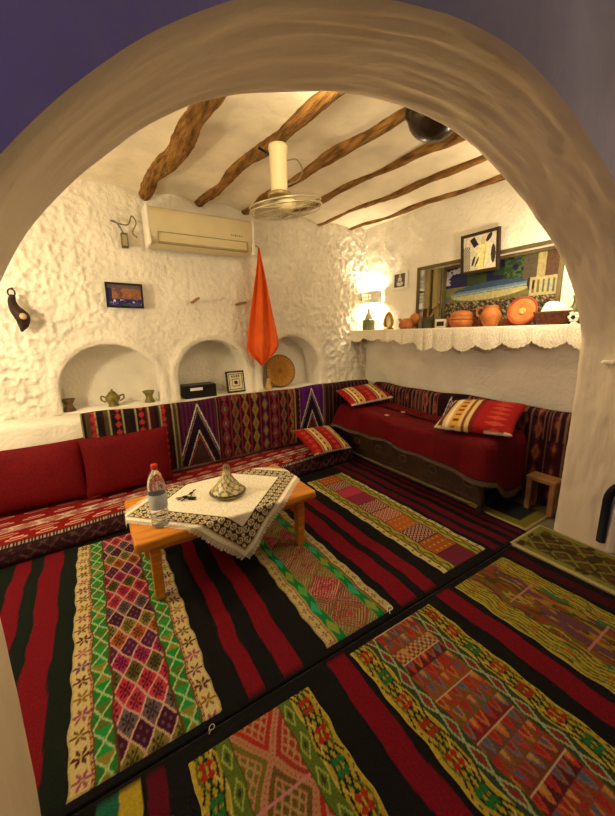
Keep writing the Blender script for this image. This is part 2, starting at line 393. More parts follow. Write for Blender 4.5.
def band_three(U, V, W):
    d = np.minimum(U, W-U); wv = .012*np.sin(V*2*PI/.13)
    sg = np.floor(V/.165); f = d > .115
    base = pick([(182, 92, 34), (112, 34, 60), (196, 60, 84), (150, 50, 80), (130, 44, 60), (170, 80, 44), (190, 104, 40), (92, 26, 58), (170, 90, 40), (120, 40, 60)], sg)
    zz = ((V/.030+tri(U/.045)*.9) % 1) < .34; dia = (np.abs(((U-W/2)/.045 % 1)-.5)+np.abs((V/.055 % 1)-.5)) < .28
    zig = np.isin(sg % 10, (1, 4, 5, 7)); dm = np.isin(sg % 10, (0, 6, 8))
    lv = (V % .07)-.035
    return paint((176, 160, 62), (np.abs(d-.075-wv) < .007, (70, 96, 30)), (np.abs(d-.055+wv) < .006, (120, 110, 30)), (d < .038, (214, 196, 126)), ((d < .038) & (np.abs(lv)+np.abs(d-.019) < .013), (110, 100, 50)),
                 (np.abs(d-.042) < .004, (70, 60, 24)), (f, base), (f & zz & zig, (222, 178, 150)), (f & dia & dm, (214, 160, 60)), (f & ((V % .165) < .008), (70, 40, 30)), (np.abs(d-.112) < .005, (80, 74, 24)))
def border_wavy(U, V, W, bw):
    d = np.minimum(U, W-U); side = (U > W/2).astype(float); v = V+.11*side; t = 2*PI*v/.235
    w1 = .020*np.sin(t); lay = []
    lay.append((d > .0, pick([(190, 164, 48)], 0*d)))
    for o_, c_, a_ in ((.022, (26, 30, 18), 1), (.034, (96, 110, 30), -1), (.046, (24, 28, 18), 1), (.058, (30, 80, 28), -1), (.070, (24, 28, 18), 1), (.082, (214, 196, 90), -1), (.090, (40, 60, 24), 1)):
        lay.append((np.abs(d-o_-a_*w1*.8) < .0042, c_))
    k = np.floor(v/.1175); lv = (v % .1175)-.05875
    fl = (np.abs(np.abs(d-.05)-.013)/.014+np.abs(np.abs(lv)-.017)/.018) < 1
    lay.append((fl, pick([(176, 44, 30), (38, 120, 56), (180, 52, 36), (176, 44, 30)], k+side*2)))
    edge = d < .011+.005*np.sin(V*2*PI/.03)
    lay.append((edge, (206, 182, 66)))
    return d, lay
def band_five(U, V, W):
    d, lay = border_wavy(U, V, W, .12)
    ch = (d > .098) & (d < .158); hexa = np.abs(np.abs(d-.128)-.020*tri(V/.115)) < .0045
    hx2 = (np.abs(d-.128)-.010*tri(V/.115+.0)) < 0
    f = d >= .158; rowh = .060; r = np.floor(V/rowh); lv = (V % rowh)/rowh; colw = .044; uu = U-W/2+.5*colw*(r % 2); c = np.floor(uu/colw); lu = ((uu % colw)/colw-.5)*2
    fig = np.abs(lu) < .95*np.sqrt(np.clip(1-lv/.92, 0, 1)); inner = np.abs(lu) < .5*np.sqrt(np.clip(1-lv/.6, 0, 1))
    rb = pick([(112, 76, 60), (132, 84, 46), (120, 66, 40), (92, 36, 38), (150, 70, 40), (146, 92, 44), (150, 80, 34), (110, 96, 44), (128, 40, 40)], r)
    fc = pick([(196, 64, 44), (150, 96, 70), (200, 120, 56), (122, 116, 112), (180, 54, 50)], (c*2+r*3) % 5)
    ic = pick([(90, 98, 124), (170, 48, 40), (204, 150, 70), (170, 44, 34)], (c+r*2) % 4)
    gridm = (r == 2) & ((np.abs((lv*2 % 1)-.5) < .22) ^ (np.abs(((U/.029) % 1)-.5) < .22))
    dv = (V % .180) < .006
    return paint((190, 164, 48), *lay, (ch, (58, 74, 44)), (ch & hx2, (150, 50, 40)), (ch & hexa, (170, 186, 130)), (np.abs(d-.158) < .007, (110, 84, 30)),
                 (f, rb), (f & fig, fc), (f & fig & inner, ic), (f & gridm, (196, 166, 104)), (f & dv, (224, 190, 150)))
def band_four(U, V, W):
    d, lay = border_wavy(U, V, W, .12)
    ch = (d > .098) & (d < .150); lz = (np.abs(d-.124)/.022+np.abs((V % .12)-.06)/.052); hexa = np.abs(lz-.85) < .14
    f = d >= .150; a = (U-W/2)/.20+V/.30+.5; b = (U-W/2)/.20-V/.30+.5; fa, fb = a % 1, b % 1; row = np.floor(a)-np.floor(b)
    m_ = np.maximum(np.abs(fa-.5), np.abs(fb-.5))
    cellc = pick([(178, 50, 34), (120, 112, 36), (170, 56, 40), (110, 88, 36), (150, 40, 36)], row+np.floor(a))
    outl = (np.abs(m_-.46) < .035) | (np.abs(m_-.30) < .022)
    sq = (m_ < .28) & ((np.abs((fa-.5)*6 % 1-.5) > .36) | (np.abs((fb-.5)*6 % 1-.5) > .36))
    return paint((190, 164, 48), *lay, (ch, (96, 120, 36)), (ch & hexa, (170, 180, 80)), (ch & (lz < .35), (60, 60, 30)), (np.abs(d-.152) < .006, (90, 76, 26)),
                 (f, cellc), (f & outl, (196, 136, 96)), (f & sq, (186, 150, 96)), (f & (((V+.02) % .28) < .007), (214, 140, 140)))
def band_six(U, V, W):
    d = np.minimum(U, W-U)
    s = fbm(U*38, V*6, 61, 3); s2 = fbm(U*9, V*4, 66, 3); s3 = fbm(U*60, V*10, 69, 2)
    pal = [(84, 78, 28), (168, 136, 46), (170, 92, 36), (120, 74, 46), (188, 156, 58), (110, 108, 36), (150, 70, 40)]
    idx = np.floor((s*.7+s2*.8)*9)
    b = d < .125; wav = ((d/.021+.45*np.sin(V*2*PI/.2)+.8*s3) % 1) < .42
    dvl = (((V+.12) % .36) < .010) & (U > W*.30) & (U < W*.78)
    fl = (np.abs(d-.07)/.016+np.abs((V % .16)-.08)/.03) < 1
    return paint((150, 116, 44), (d >= .125, pick(pal, idx)), (b, (186, 166, 54)), (b & wav, (92, 98, 34)), (b & fl, (176, 110, 40)), ((d >= .125) & (s2 > .64) & (s3 > .4), (112, 70, 80)),
                 ((d >= .10) & (fbm(U*7, V*6, 70, 2) > .80) & (s > .4), (44, 132, 76)), (dvl, (206, 130, 124)), (d < .010, (190, 170, 74)))

def band(name, x0, x1, y0, y1, fn, parent, label, res=.005, z=.0125, v0=0.0):
    U, V = grid(0, x1-x0, 0, y1-y0, res, res); W = x1-x0
    C = fn(U, V+v0, W)
    V2 = (y1-y0)-V                         # pattern starts at the far end
    wob = .004*np.sin(V2*21)+.003*np.sin(V2*47)
    P = np.stack([x0+U+wob, y0+V2, z+.0016*fbm(U*40, V*40, 3, 2)+0*U], -1)
    e = np.minimum(np.minimum(U, W-U), np.minimum(V, y1-y0-V)); P[..., 2] -= .004*np.clip(1-e/.006, 0, 1)
    o = surf(name, P, RUG, parent, dye=C, flip=True); o['label'] = label
    return o
def striped_rug(loc_label, x0, x1, y0, y1, stripes, base=(24, 22, 22), end=.03):
    e = empty('striped_rug', (0, 0, 0), loc_label, 'rug', 'large striped rugs covering the floor')
    us = np.arange(x0, x1+.001, .006); vs = np.concatenate([[y0, y0+.004], np.linspace(y0+.01, y1-.01, 60), [y1-.004, y1]])
    U, V = np.meshgrid(us, vs, indexing='ij'); wb = .006*np.sin(V*9+U*3)+.004*np.sin(V*23)
    lay = [(U > -99, base)]
    for a, b, c in stripes: lay.append((((U+wb) > a) & ((U+wb) < b), c))
    lay.append(((V < y0+end) | (V > y1-end), (20, 19, 20)))
    C = paint(base, *lay); z = .0085+.0015*fbm(U*30, V*30, 2, 2)
    edge = np.minimum(np.minimum(U-x0, x1-U), np.minimum(V-y0, y1-V)); z = np.where(edge < .003, 0.0, z)
    P = np.stack([U, V, z], -1); surf('woven_ground', P, RUG, e, dye=C)
    return e
RED = (128, 14, 30); DRED = (98, 12, 32); GRN = (22, 32, 24)
far = striped_rug('far striped rug between the bench and the seam, with three patterned bands', -1.0, 2.615, 1.105, 3.3,
   [(-1.0, -.26, GRN), (-.83, -.74, RED), (-.61, -.525, RED), (-.455, -.345, RED), (.375, .455, RED), (.548, .648, RED), (1.295, 1.42, RED), (1.485, 1.585, RED), (2.19, 2.26, DRED), (2.31, 2.385, DRED), (2.44, 2.49, DRED), (2.53, 2.58, DRED)])
band('patterned_band', -.26, .265, 1.14, 2.80, band_one, far, 'band with diamond rows and cream flower borders under the left end of the table')
band('patterned_band', .785, 1.235, 1.14, 2.80, band_two, far, 'band with bright green borders and large lozenges, under the right table leg')
band('patterned_band', 1.70, 2.15, 1.17, 2.80, band_three, far, 'narrow band with zigzag blocks and yellow green borders beside the bed')
near = striped_rug('near striped rug in front of the seam, with three wavy bordered bands', -.27, 2.34, -.35, 1.098,
   [(-.175, -.115, (34, 110, 84)), (-.115, -.045, (200, 176, 50)), (-.03, .03, DRED), (.73, .83, RED), (1.505, 1.615, RED), (2.20, 2.28, (70, 14, 26))])
band('patterned_band', .105, .61, -.35, 1.035, band_four, near, 'band with red and olive diamonds at the bottom of the photo', .0045)
band('patterned_band', .86, 1.42, -.35, 1.058, band_five, near, 'wide band with rows of small pointed figures and yellow borders', .0045)
band('patterned_band', 1.655, 2.165, -.35, 1.06, band_six, near, 'brown and gold streaked band at the right edge', .005)

def mat_piece(name, x0, x1, y0, y1, fn, label, z=.011, rot=0):
    U, V = grid(0, x1-x0, 0, y1-y0, .006, .006); C = fn(U, V, x1-x0, y1-y0)
    W, H = x1-x0, y1-y0; e = np.minimum(np.minimum(U, W-U), np.minimum(V, H-V)); zz = np.where(e < .004, 0, z)
    P = np.stack([U-W/2, V-H/2, zz+.001*fbm(U*30, V*30, 5, 2)], -1)
    o = surf(name, P, RUG, None, (x0+W/2, y0+H/2, 0), dye=C, rot=(0, 0, rot)); return tag(o, label, 'mat')
def mat_green(U, V, W, H):
    d = np.minimum(np.minimum(U, W-U), np.minimum(V, H-V)); a = (U/.13+V/.13); b = (U/.13-V/.13); m_ = np.maximum(np.abs(a % 1-.5), np.abs(b % 1-.5))
    n = fbm(U*14, V*14, 77, 3)
    return paint((84, 74, 32), (m_ > .40, (140, 128, 52)), ((m_ < .2), (120, 70, 40)), (d < .075, (112, 110, 44)), (d < .06, (146, 140, 60)), (d < .022, (206, 190, 130)), ((n > .62) & (d > .03), (70, 58, 30)))
mat_piece('floor_mat', 2.36, 2.785, .0, 1.125, mat_green, 'narrow green and brown patterned mat with cream edge along the white pillar')
def mat_dark(U, V, W, H):
    d = np.minimum(np.minimum(U, W-U), np.minimum(V, H-V))
    return paint((40, 40, 42), (d < .10, (136, 124, 44)), (d < .018, (190, 176, 110)), ((d > .095) & (d < .105), (70, 60, 30)))
mat_piece('floor_mat', 2.625, 3.1, 1.14, 1.62, mat_dark, 'small mat with dark centre and mustard border under the near end of the bed', .009)

# bent wire clips lying on the seam
for (px, py, sc, lb) in ((388, 612, .8, 'bent pale wire clip on the seam near the middle of the floor'), (209, 732, .55, 'tiny curled wire on the seam by the end of the diamond band')):
    p = at(px, py, 'z', .012); c = [(0, 0, 0), (.012, .022, .004), (.032, .026, .01), (.042, .008, .012), (.030, -.008, .008), (.012, -.002, .005), (-.004, -.022, .003)]
    o = tube('wire_clip', spline(np.array(c)*sc, 26), .0028*sc, WHITE if sc > .75 else METAL, n=6, loc=p+Vector((0, 0, .0035))); tag(o, lb, 'clip')

# ------------------------------------------------------------------ low bench mattress along the niche wall
def front_y(x): return 2.815+.062*(x+.69)+.008*np.sin(x*4)
xs = np.linspace(-1.15, 2.46, 620)
cs = np.array([(0, .012), (-.012, .06), (-.012, .13), (.0, .175), (.03, .197), (.12, .206), (.3, .208), (.5, .206), (.66, .202)])
cl = np.concatenate([[0], np.cumsum(np.linalg.norm(np.diff(cs, axis=0), axis=1))]); tl = np.linspace(0, cl[-1], 100)
cy_ = np.interp(tl, cl, cs[:, 0]); cz_ = np.interp(tl, cl, cs[:, 1])
X, T = np.meshgrid(xs, tl, indexing='ij'); Ycs = np.broadcast_to(cy_, X.shape); Zcs = np.broadcast_to(cz_, X.shape)
Yv = np.minimum(front_y(X)+Ycs, 3.462); Zv = Zcs*(.80+.06*(X+.69))+(Zcs > .15)*(.012*(fbm(X*3, T*4, 81, 3)-.5))
tp = T-.195                                    # distance from the front top edge
n = fbm(X*40, T*40, 83, 2); fr = tp < 0
lz = (np.abs((X/.09 % 1)-.5)+np.abs(((T-.09)/.09) % 1-.5)) ; mot = lambda c, w, p, s: (np.abs(tp-c) < w) & ((np.abs((X+s) % p-p/2) < p*.22) ^ (np.abs(tp-c) < w*.35)) & (np.abs((X+s) % p-p/2) < p*.36)
bandm = (tp > .165) & (tp < .262)
bm_in = bandm & ((np.abs((X/.16 % 1)-.5)*2+np.abs((tp-.213)/.048)) < 1)
C = paint((124, 14, 18), (fr, (62, 24, 34)), (fr & (np.abs(lz-.5) < .14), (96, 66, 70)), (fr & (n > .56), (60, 34, 42)), (fr & (T < .03), (40, 18, 22)), ((tp > -.035) & (tp < .012), (46, 28, 30)), ((tp > -.02) & (tp < 0) & ((X % .02) < .009), (170, 150, 130)),
          (mot(.055, .02, .17, 0), (206, 160, 136)), (mot(.12, .024, .23, .1), (190, 120, 96)), (bandm, (198, 178, 158)), (bm_in, (150, 88, 76)), (bandm & (n > .62), (170, 130, 116)),
          (np.abs(tp-.165) < .006, (110, 40, 40)), (np.abs(tp-.262) < .006, (110, 40, 40)), (mot(.325, .022, .19, .05), (200, 150, 124)), (mot(.44, .018, .21, .0), (196, 130, 110)))
bench = empty('floor_bench', (0, 0, 0), 'long low floor bench mattress with red woven cover below the niche wall', 'bench')
surf('cover', np.stack([X, Yv, Zv], -1), CLOTH, bench, dye=C, cap0=True, cap1=True, flip=False)

# ------------------------------------------------------------------ backrests
def chevron(u, c, v, top, slope=.36, per=.085):
    h = (top-v)-np.abs(u-c)/slope           # depth under an inverted V
    return h
def backrest(name, length, height, th, fn, place, label, wave=.01):
    us = np.linspace(0, length, int(length/.007)); prof_ = [(0, 0), (-.01, .1), (-.012, height*.5), (-.006, height-.05), (.012, height-.012), (.04, height), (th-.03, height), (th, height-.03), (th, 0)]
    prof_ = np.array(prof_); ln = np.concatenate([[0], np.cumsum(np.linalg.norm(np.diff(prof_, axis=0), axis=1))]); tl = np.linspace(0, ln[-1], 130)
    dy = np.interp(tl, ln, prof_[:, 0]); dz = np.interp(tl, ln, prof_[:, 1]); U, T = np.meshgrid(us, tl, indexing='ij')
    DY = np.broadcast_to(dy, U.shape)+.006*np.sin(U*9); DZ = np.broadcast_to(dz, U.shape)*(1+wave*np.sin(U*5+1)+wave*.6*np.sin(U*11))
    C = fn(U, T, height)
    root = empty(name, (0, 0, 0), label, 'backrest')
    surf('woven_cover', place(U, DY, DZ), CLOTH, root, dye=C, cap0=True, cap1=True); return root
def pat_back_a(U, V, H):
    Vt = np.minimum(V, H); n = fbm(U*60, V*60, 90, 2)
    k = np.floor(U/.034); st = pick([(34, 16, 20), (60, 18, 26), (26, 20, 24), (110, 30, 34), (40, 24, 20), (74, 60, 40), (30, 18, 26)], (k*5+np.floor(k/3)) % 7)
    thin = (U % .105) < .010; red = ((U % .19) > .06) & ((U % .19) < .12) & (np.abs((Vt/.075 % 1)-.5)+np.abs(((U % .19)-.09)/.06) < .45)
    mid = (U > 1.20) & (U < 2.08)
    lu = ((U-1.2)/.115 % 1)-.5; kk = np.floor((U-1.2)/.115); dmd = np.abs(lu)*1.7+np.abs((Vt+.05*(kk % 2))/.16 % 1-.5)
    dc = pick([(120, 110, 48), (84, 44, 84), (130, 40, 44), (96, 96, 40), (150, 96, 50)], np.floor(dmd*5)+kk)
    lay = [(n > -1, st), (thin, (150, 140, 96)), (red, (168, 50, 48)), (mid, (54, 18, 30)), (mid & (dmd < .62), dc), (mid & (np.abs(lu) > .44), (130, 34, 44)), ((U > 2.5), (48, 20, 26)), ((U > 2.5) & ((U % .06) < .012), (96, 70, 56))]
    for c, hw in ((.98, .20), (2.34, .17)):
        zone = np.abs(U-c) < hw; s = .33
        h = (H-.02-Vt)-np.abs(U-c)/s*.93
        lay += [(zone, (30, 18, 28)), (zone & (h < -.02), pick([(46, 18, 60), (90, 26, 44)], np.floor(U/.02) % 2) if c < 2 else pick([(84, 24, 110), (70, 18, 90)], np.floor(U/.05) % 2)),
                (zone & (np.abs(h-.015) < .016), (214, 200, 190)), (zone & (np.abs(h-.075) < .012), (140, 110, 130)), (zone & (np.abs(h-.30) < .014), (206, 190, 180)), (zone & (np.abs(h-.36) < .014), (150, 60, 60)), (zone & (h > .40), (60, 40, 40)),
                (zone & (np.abs(np.abs(U-c)-hw) < .008), (130, 110, 70))]
    return paint((40, 18, 24), *lay)
backrest('woven_backrest', 3.24, .70, .064, pat_back_a, lambda u, dy, dz: np.stack([-.14+u*.985, 3.402+dy, .215+dz*.655/.70+.008*u], -1),
         'long woven backrest with chevrons and ikat diamonds standing behind the low bench')
def pat_back_b(U, V, H):
    Vt = np.minimum(V, H); n = fbm(U*60, V*60, 90, 2)
    k = np.floor(U/.04); top = V > H*.70
    lu = (U/.13 % 1)-.5; kk = np.floor(U/.13); dmd = np.abs(lu)*1.7+np.abs((Vt+.06*(kk % 2))/.20 % 1-.5)
    dc = pick([(150, 84, 44), (90, 34, 40), (60, 18, 26), (120, 60, 40)], np.floor(dmd*5)+kk)
    lay = [(n > -1, pick([(44, 16, 22), (54, 18, 24), (36, 14, 20)], k)), ((dmd < .6), dc), ((U % .13) < .008, (110, 80, 60)), (top & ((U % .05) < .012), (130, 90, 80))]
    h = (H-.02-Vt)-np.abs(U-1.17)/.40; zone = np.abs(U-1.17) < .16
    lay += [(zone, (40, 16, 24)), (zone & (np.abs(h-.015) < .014), (210, 196, 184)), (zone & (np.abs(h-.07) < .012), (200, 170, 160)), (zone & (np.abs(h-.2) < .012), (150, 100, 100))]
    return paint((40, 16, 22), *lay)
backrest('woven_backrest', 2.26, .80, .10, pat_back_b, lambda u, dy, dz: np.stack([3.105+dy, 3.36-u, .03+dz*1.02], -1),
         'dark red woven backrest running behind the bed along the shelf wall')

# ------------------------------------------------------------------ cushions
def cushion(name, a, b, h, fn, material, loc, rot, label, group=None, res=.008, p=2.6, parent=None, dent=0):
    U, V = grid(-1, 1, -1, 1, res/a, res/b); e = (1-np.abs(U)**p)*(1-np.abs(V)**p); hh = h*np.clip(e, 0, 1)**.42
    pinch = 1-.05*(1-np.abs(U)**2)*np.abs(V)**3-.0*V; pin2 = 1-.05*(1-np.abs(V)**2)*np.abs(U)**3
    X, Y = U*a*pin2, V*b*pinch
    wr = h*.10*(fbm(X*9+3, Y*9, 101, 3)-.5)*np.clip(e*2, 0, 1)
    C = fn(X, Y, a, b)
    top = np.stack([X, Y, hh+wr-dent*e], -1); bot = np.stack([X, Y, -hh*.8], -1)
    ns, nt_ = U.shape; n = ns*nt_; idx = np.arange(n).reshape(ns, nt_)
    q = np.stack([idx[:-1, :-1], idx[1:, :-1], idx[1:, 1:], idx[:-1, 1:]], -1).reshape(-1, 4)
    inner = np.zeros((ns, nt_), bool); inner[1:-1, 1:-1] = True
    ib = np.where(inner, idx+n, idx); qb = np.stack([ib[:-1, :-1], ib[:-1, 1:], ib[1:, 1:], ib[1:, :-1]], -1).reshape(-1, 4)
    me = bpy.data.meshes.new(name); me.from_pydata(np.vstack([top.reshape(-1, 3), bot.reshape(-1, 3)]).tolist(), [], q.tolist()+qb.tolist())
    set_dye(me, np.vstack([C.reshape(-1, 3)]*2)); bm = bmesh.new(); bm.from_mesh(me)
    bmesh.ops.delete(bm, geom=[v for v in bm.verts if not v.link_faces], context='VERTS'); bm.to_mesh(me); bm.free()
    o = link(name, me, material, parent, loc, True, rot)
    return tag(o, label, 'cushion', group) if label else o
def pat_red(X, Y, a, b): return paint((104, 6, 14), (fbm(X*7, Y*7, 5, 3) > .6, (98, 5, 13)))
def pat_kilim(ph=0.0, per=.5):
    def f(X, Y, a, b):
        t = (X/a+1)/2+ph; s = (t/per) % 1; v = np.abs((Y/.075 % 1)-.5)
        dm = (np.abs(s-.24)/.16+v/.5) < .8
        lay = [(t > -9, (150, 22, 24)), ((s < .48), (150, 24, 24)), (dm, (176, 62, 46)), ((s > .48) & (s < .97), (206, 176, 120)), ((s > .52) & (s < .58), (90, 50, 28)), ((s > .62) & (s < .66), (224, 210, 170)),
               ((s > .68) & (s < .80), (200, 150, 60)), ((s > .70) & (s < .78) & (v < .2), (110, 40, 30)), ((s > .84) & (s < .88), (120, 70, 36)), (s > .93, (110, 30, 26)), (np.abs(Y) > b-.012, (214, 200, 170))]
        return paint((150, 22, 24), *lay)
    return f
cushion('red_cushion', .345, .25, .07, pat_red, VELVET, (.168, 3.265, .445), (math.radians(80), 0, math.radians(1)), 'plain deep red cushion leaning on the woven backrest, right one of the pair', 'plain red cushions on the bench')
cushion('red_cushion', .42, .25, .08, pat_red, VELVET, (-.56, 3.345, .435), (math.radians(78), 0, math.radians(-1)), 'plain deep red cushion cut off by the left photo edge', 'plain red cushions on the bench')
cushion('patterned_cushion', .27, .22, .055, pat_kilim(.0), CLOTH, (2.075, 3.06, .335), (math.radians(24), math.radians(4), math.radians(6)), 'red and cream striped cushion lying on the right end of the floor bench', 'kilim patterned cushions')
cushion('patterned_cushion', .27, .22, .06, pat_kilim(.12), CLOTH, (2.715, 3.10, .77), (math.radians(14), math.radians(-6), math.radians(-14)), 'red and cream striped cushion at the far corner end of the bed', 'kilim patterned cushions')
cushion('patterned_cushion', .30, .265, .075, pat_kilim(.47, 1.0), CLOTH, (2.76, 1.66, .770), (math.radians(17), math.radians(-3), math.radians(-74)), 'red and gold striped cushion on the near end of the bed', 'kilim patterned cushions')

# ------------------------------------------------------------------ bed
BX0, BX1, BY0, BY1, BZ = 2.485, 3.05, 1.375, 3.355, .655
bed = empty('daybed', ((BX0+BX1)/2, (BY0+BY1)/2, 0), 'dark carved wooden daybed with red blanket below the shelf wall', 'bed')
cx, cyb = (BX0+BX1)/2, (BY0+BY1)/2
def frame_bm(bm):
    box_bm(bm, (BX0+.095-cx, .03, .235), (.035, BY1-BY0-.16, .25), None, .006); box_bm(bm, (BX1-.03-cx, 0, .25), (.03, BY1-BY0-.08, .2), None, .005)
    for y in (BY0+.11, BY1-.05): box_bm(bm, (.03, y-cyb, .27), (BX1-BX0-.14, .03, .16), None, .005)
    box_bm(bm, (.03, .03, .36), (BX1-BX0-.13, BY1-BY0-.16, .05), None, .005)
    box_bm(bm, (BX0+.082-cx, .03, .105), (.02, BY1-BY0-.16, .03), None, .006)
bmo('frame', frame_bm, DARKW, bed)
for sx in (0, 1):
    for sy in (0, 1):
        x = (BX0+.105, BX1-.045)[sx]-cx; y = (BY0+.12, BY1-.045)[sy]-cyb
        pr_ = [(.030, .011), (.034, .018), (.026, .04), (.036, .07), (.036, .12), (.030, .15), (.036, .34)]
        lathe('leg', pr_, DARKW, bed, (x, y, 0), 4 if 0 else 12)
RAILC = mat('worn_rail_wood', (120, 100, 60), .6)
box('rail', (BX0+.072-cx, .03, .07), (.02, BY1-BY0-.17, .022), RAILC, bed)['label'] = 'pale worn lower rail'
for i in range(5):
    y = BY0+.22+i*.36-cyb; k = [(BX0+.076-cx-.006*math.sin(PI*j/12*0), y+.045*math.cos(j*PI/12), .235+.035*math.sin(j*PI/12)) for j in range(25)]
    tube('carved_rosette', k, .006, mat('carved_pale_wood', (96, 70, 44), .5), bed, 6)  # rosettes in a paler brown than the frame
# blanket: rings from the wavy hem up over the edge to the middle
def rrect(hx, hy, r, n=220):
    a = np.linspace(0, 2*PI, n, endpoint=False); p = 7.0
    # superellipse sampled evenly along the long sides
    t = np.linspace(0, 1, n, endpoint=False); per = 4*(hx+hy); s = t*per; X = np.zeros(n); Y = np.zeros(n)
    for i, q in enumerate(s):
        if q < 2*hy: X[i], Y[i] = -hx, hy-q
        elif q < 2*hy+2*hx: X[i], Y[i] = -hx+(q-2*hy), -hy
        elif q < 4*hy+2*hx: X[i], Y[i] = hx, -hy+(q-2*hy-2*hx)
        else: X[i], Y[i] = hx-(q-4*hy-2*hx), hy
    dx = np.maximum(np.abs(X)-(hx-r), 0); dy = np.maximum(np.abs(Y)-(hy-r), 0); l = np.hypot(dx, dy)+1e-9
    k = np.where((dx > 0) & (dy > 0), np.minimum(1, r/l), 1)
    X = np.where((dx > 0) & (dy > 0), np.sign(X)*((hx-r)+dx*k), X); Y = np.where((dx > 0) & (dy > 0), np.sign(Y)*((hy-r)+dy*k), Y)
    return X, Y
rings = []; hx, hy = (BX1-BX0)/2, (BY1-BY0)/2; NB = 520
lev = [(.018, 0.0), (.018, .03), (.015, .07), (.012, .12), (.008, .17), (.002, .205), (-.012, .228), (-.032, .242), (-.06, .248), (-.10, .25), (-.14, .25), (-.18, .25), (-.215, .25), (-.245, .25)]
lev = np.array(lev); ll = np.concatenate([[0], np.cumsum(np.linalg.norm(np.diff(lev, axis=0), axis=1))]); tl = np.linspace(0, ll[-1], 60)
lo = np.interp(tl, ll, lev[:, 0]); lz_ = np.interp(tl, ll, lev[:, 1])
PB = np.zeros((60, NB, 3)); 
for i in range(60):
    x, y = rrect(hx+lo[i], hy+lo[i], max(.02, .09+lo[i]*.3), NB)
    f = 1-min(1, lz_[i]/.2); hem = .345+.03*np.sin(y*2.6+1.2)+.012*np.sin(y*9)+.02*np.sin(x*8)
    hem = np.where(y < -hy+.06, np.minimum(hem, .345-.20*np.clip((x+hx)/(.25), 0, 1)*np.clip((-y-hy+.06)/.03, 0, 1)), hem)
    hem = hem+.06*np.clip((y-.35)/.6, 0, 1)*(x < 0)
    top = BZ-.03*np.clip(1-np.abs(y)/.9,0,1)+.012*np.sin(y*4)+.008*(fbm(x*6+2, y*6, 111, 3)-.5)*3
    z = np.where(lz_[i] < .249, hem+(top-hem)*(lz_[i]/.25), top)
    flr = .016*f*np.sin(y*16+x*11)+.10*f*np.clip((y-.55)/.4, 0, 1)*(x < -hx*.8)
    PB[i, :, 0] = x-flr*(x < 0)*1; PB[i, :, 1] = y-.01*f*np.sin(x*25)*(y < 0); PB[i, :, 2] = z
XX, YY = PB[..., 0], PB[..., 1]; TT2 = np.broadcast_to(tl[:, None], XX.shape)
med = np.zeros(XX.shape, bool)
C = paint((100, 8, 17), (fbm(XX*5, YY*5, 115, 3) > .58, (92, 7, 15)), (TT2 < .028, (96, 78, 62)), ((TT2 > .028) & (TT2 < .036), (50, 12, 16)))
bl = surf('blanket', PB, VELVET, bed, dye=C, wrap_t=True, cap1=True)
for (px, py) in ((387, 413), (403, 410)):
    p = at(px, py, 'z', BZ+.012); o = lathe('medallion', [(.0, -.004), (.024, -.004), (.026, .002), (.018, .006), (0.001, .007)], mat('gold_embroidery', (206, 150, 90), .7), bed, (p.x-cx, p.y-cyb, BZ-.012), 20)

# stool beside the bed
st = empty('low_stool', (3.01, 1.215, .011), 'small low wooden stool between the bed and the white pillar', 'stool')
box('seat', (0, 0, .285), (.15, .22, .035), STOOLW, st, None, .008)
for sx in (-1, 1):
    for sy in (-1, 1): box('leg', (sx*.05, sy*.085, .14), (.04, .04, .265), STOOLW, st, None, .005)

# ------------------------------------------------------------------ table
TX0, TX1, TY0, TY1, TZ = .065, 1.21, 1.865, 2.48, .43
tb = empty('low_table', ((TX0+TX1)/2, (TY0+TY1)/2, 0), 'low honey coloured wooden table in the middle of the rug', 'table')
tcx, tcy = (TX0+TX1)/2, (TY0+TY1)/2
bmo('tabletop', lambda bm: box_bm(bm, (0, 0, TZ-.03), (TX1-TX0, TY1-TY0, .06), None, .016, 3), HONEY, tb, smooth=True)
def apron(bm):
    for y in (-1, 1): box_bm(bm, (0, y*((TY1-TY0)/2-.075), TZ-.085), (TX1-TX0-.2, .022, .05), None, .003)
    for x in (-1, 1): box_bm(bm, (x*((TX1-TX0)/2-.10), 0, TZ-.085), (.022, TY1-TY0-.17, .05), None, .003)
bmo('apron', apron, HONEY, tb)
for sx in (-1, 1):
    for sy in (-1, 1):
        x, y = sx*((TX1-TX0)/2-.10), sy*((TY1-TY0)/2-.075)
        def lg(bm):
            box_bm(bm, (x, y, (TZ-.055)/2+.0095), (.058, .058, TZ-.055-.012), None, .006)
            for v in bm.verts:
                k = 1-.0+.22*(1-v.co.z/.37)*-1*.5; v.co.x = x+(v.co.x-x)*k; v.co.y = y+(v.co.y-y)*k
        bmo('leg', lg, HONEY, tb)

# tablecloth: square laid cornerwise, folded down where it passes the table edges
S = .905; cxc, cyc = .655, 2.215
def fold(X, Y):
    rr = .014
    def one(q, lo_, hi_):
        over = np.maximum(lo_-q, 0)+np.maximum(q-hi_, 0); sgn = np.where(q < lo_, -1, 1); base = np.clip(q, lo_, hi_)
        ang = np.minimum(over/rr, PI/2); out = rr*np.sin(ang); down = rr*(1-np.cos(ang))+np.maximum(over-rr*PI/2, 0)
        return base+sgn*(out+.07*np.maximum(over-rr*PI/2, 0)), down, over
    x, dx, ox = one(X, TX0+.002, TX1-.002); y, dy, oy = one(Y, TY0+.002, TY1-.002)
    z = TZ+.005-np.maximum(dx, dy)-.35*np.minimum(dx, dy)
    y = y-.016*np.sin((X-cxc)*26)*np.clip(oy/.2, 0, 1)*np.where(Y < TY0, 1, 0)
    return np.stack([x, y, z+.0015*(fbm(X*14, Y*14, 121, 3)-.5)*np.clip(1-(dx+dy)*20, 0, 1)], -1)
U, V = grid(-S/2, S/2, -S/2, S/2, .0055, .0055); c45 = math.cos(PI/4)
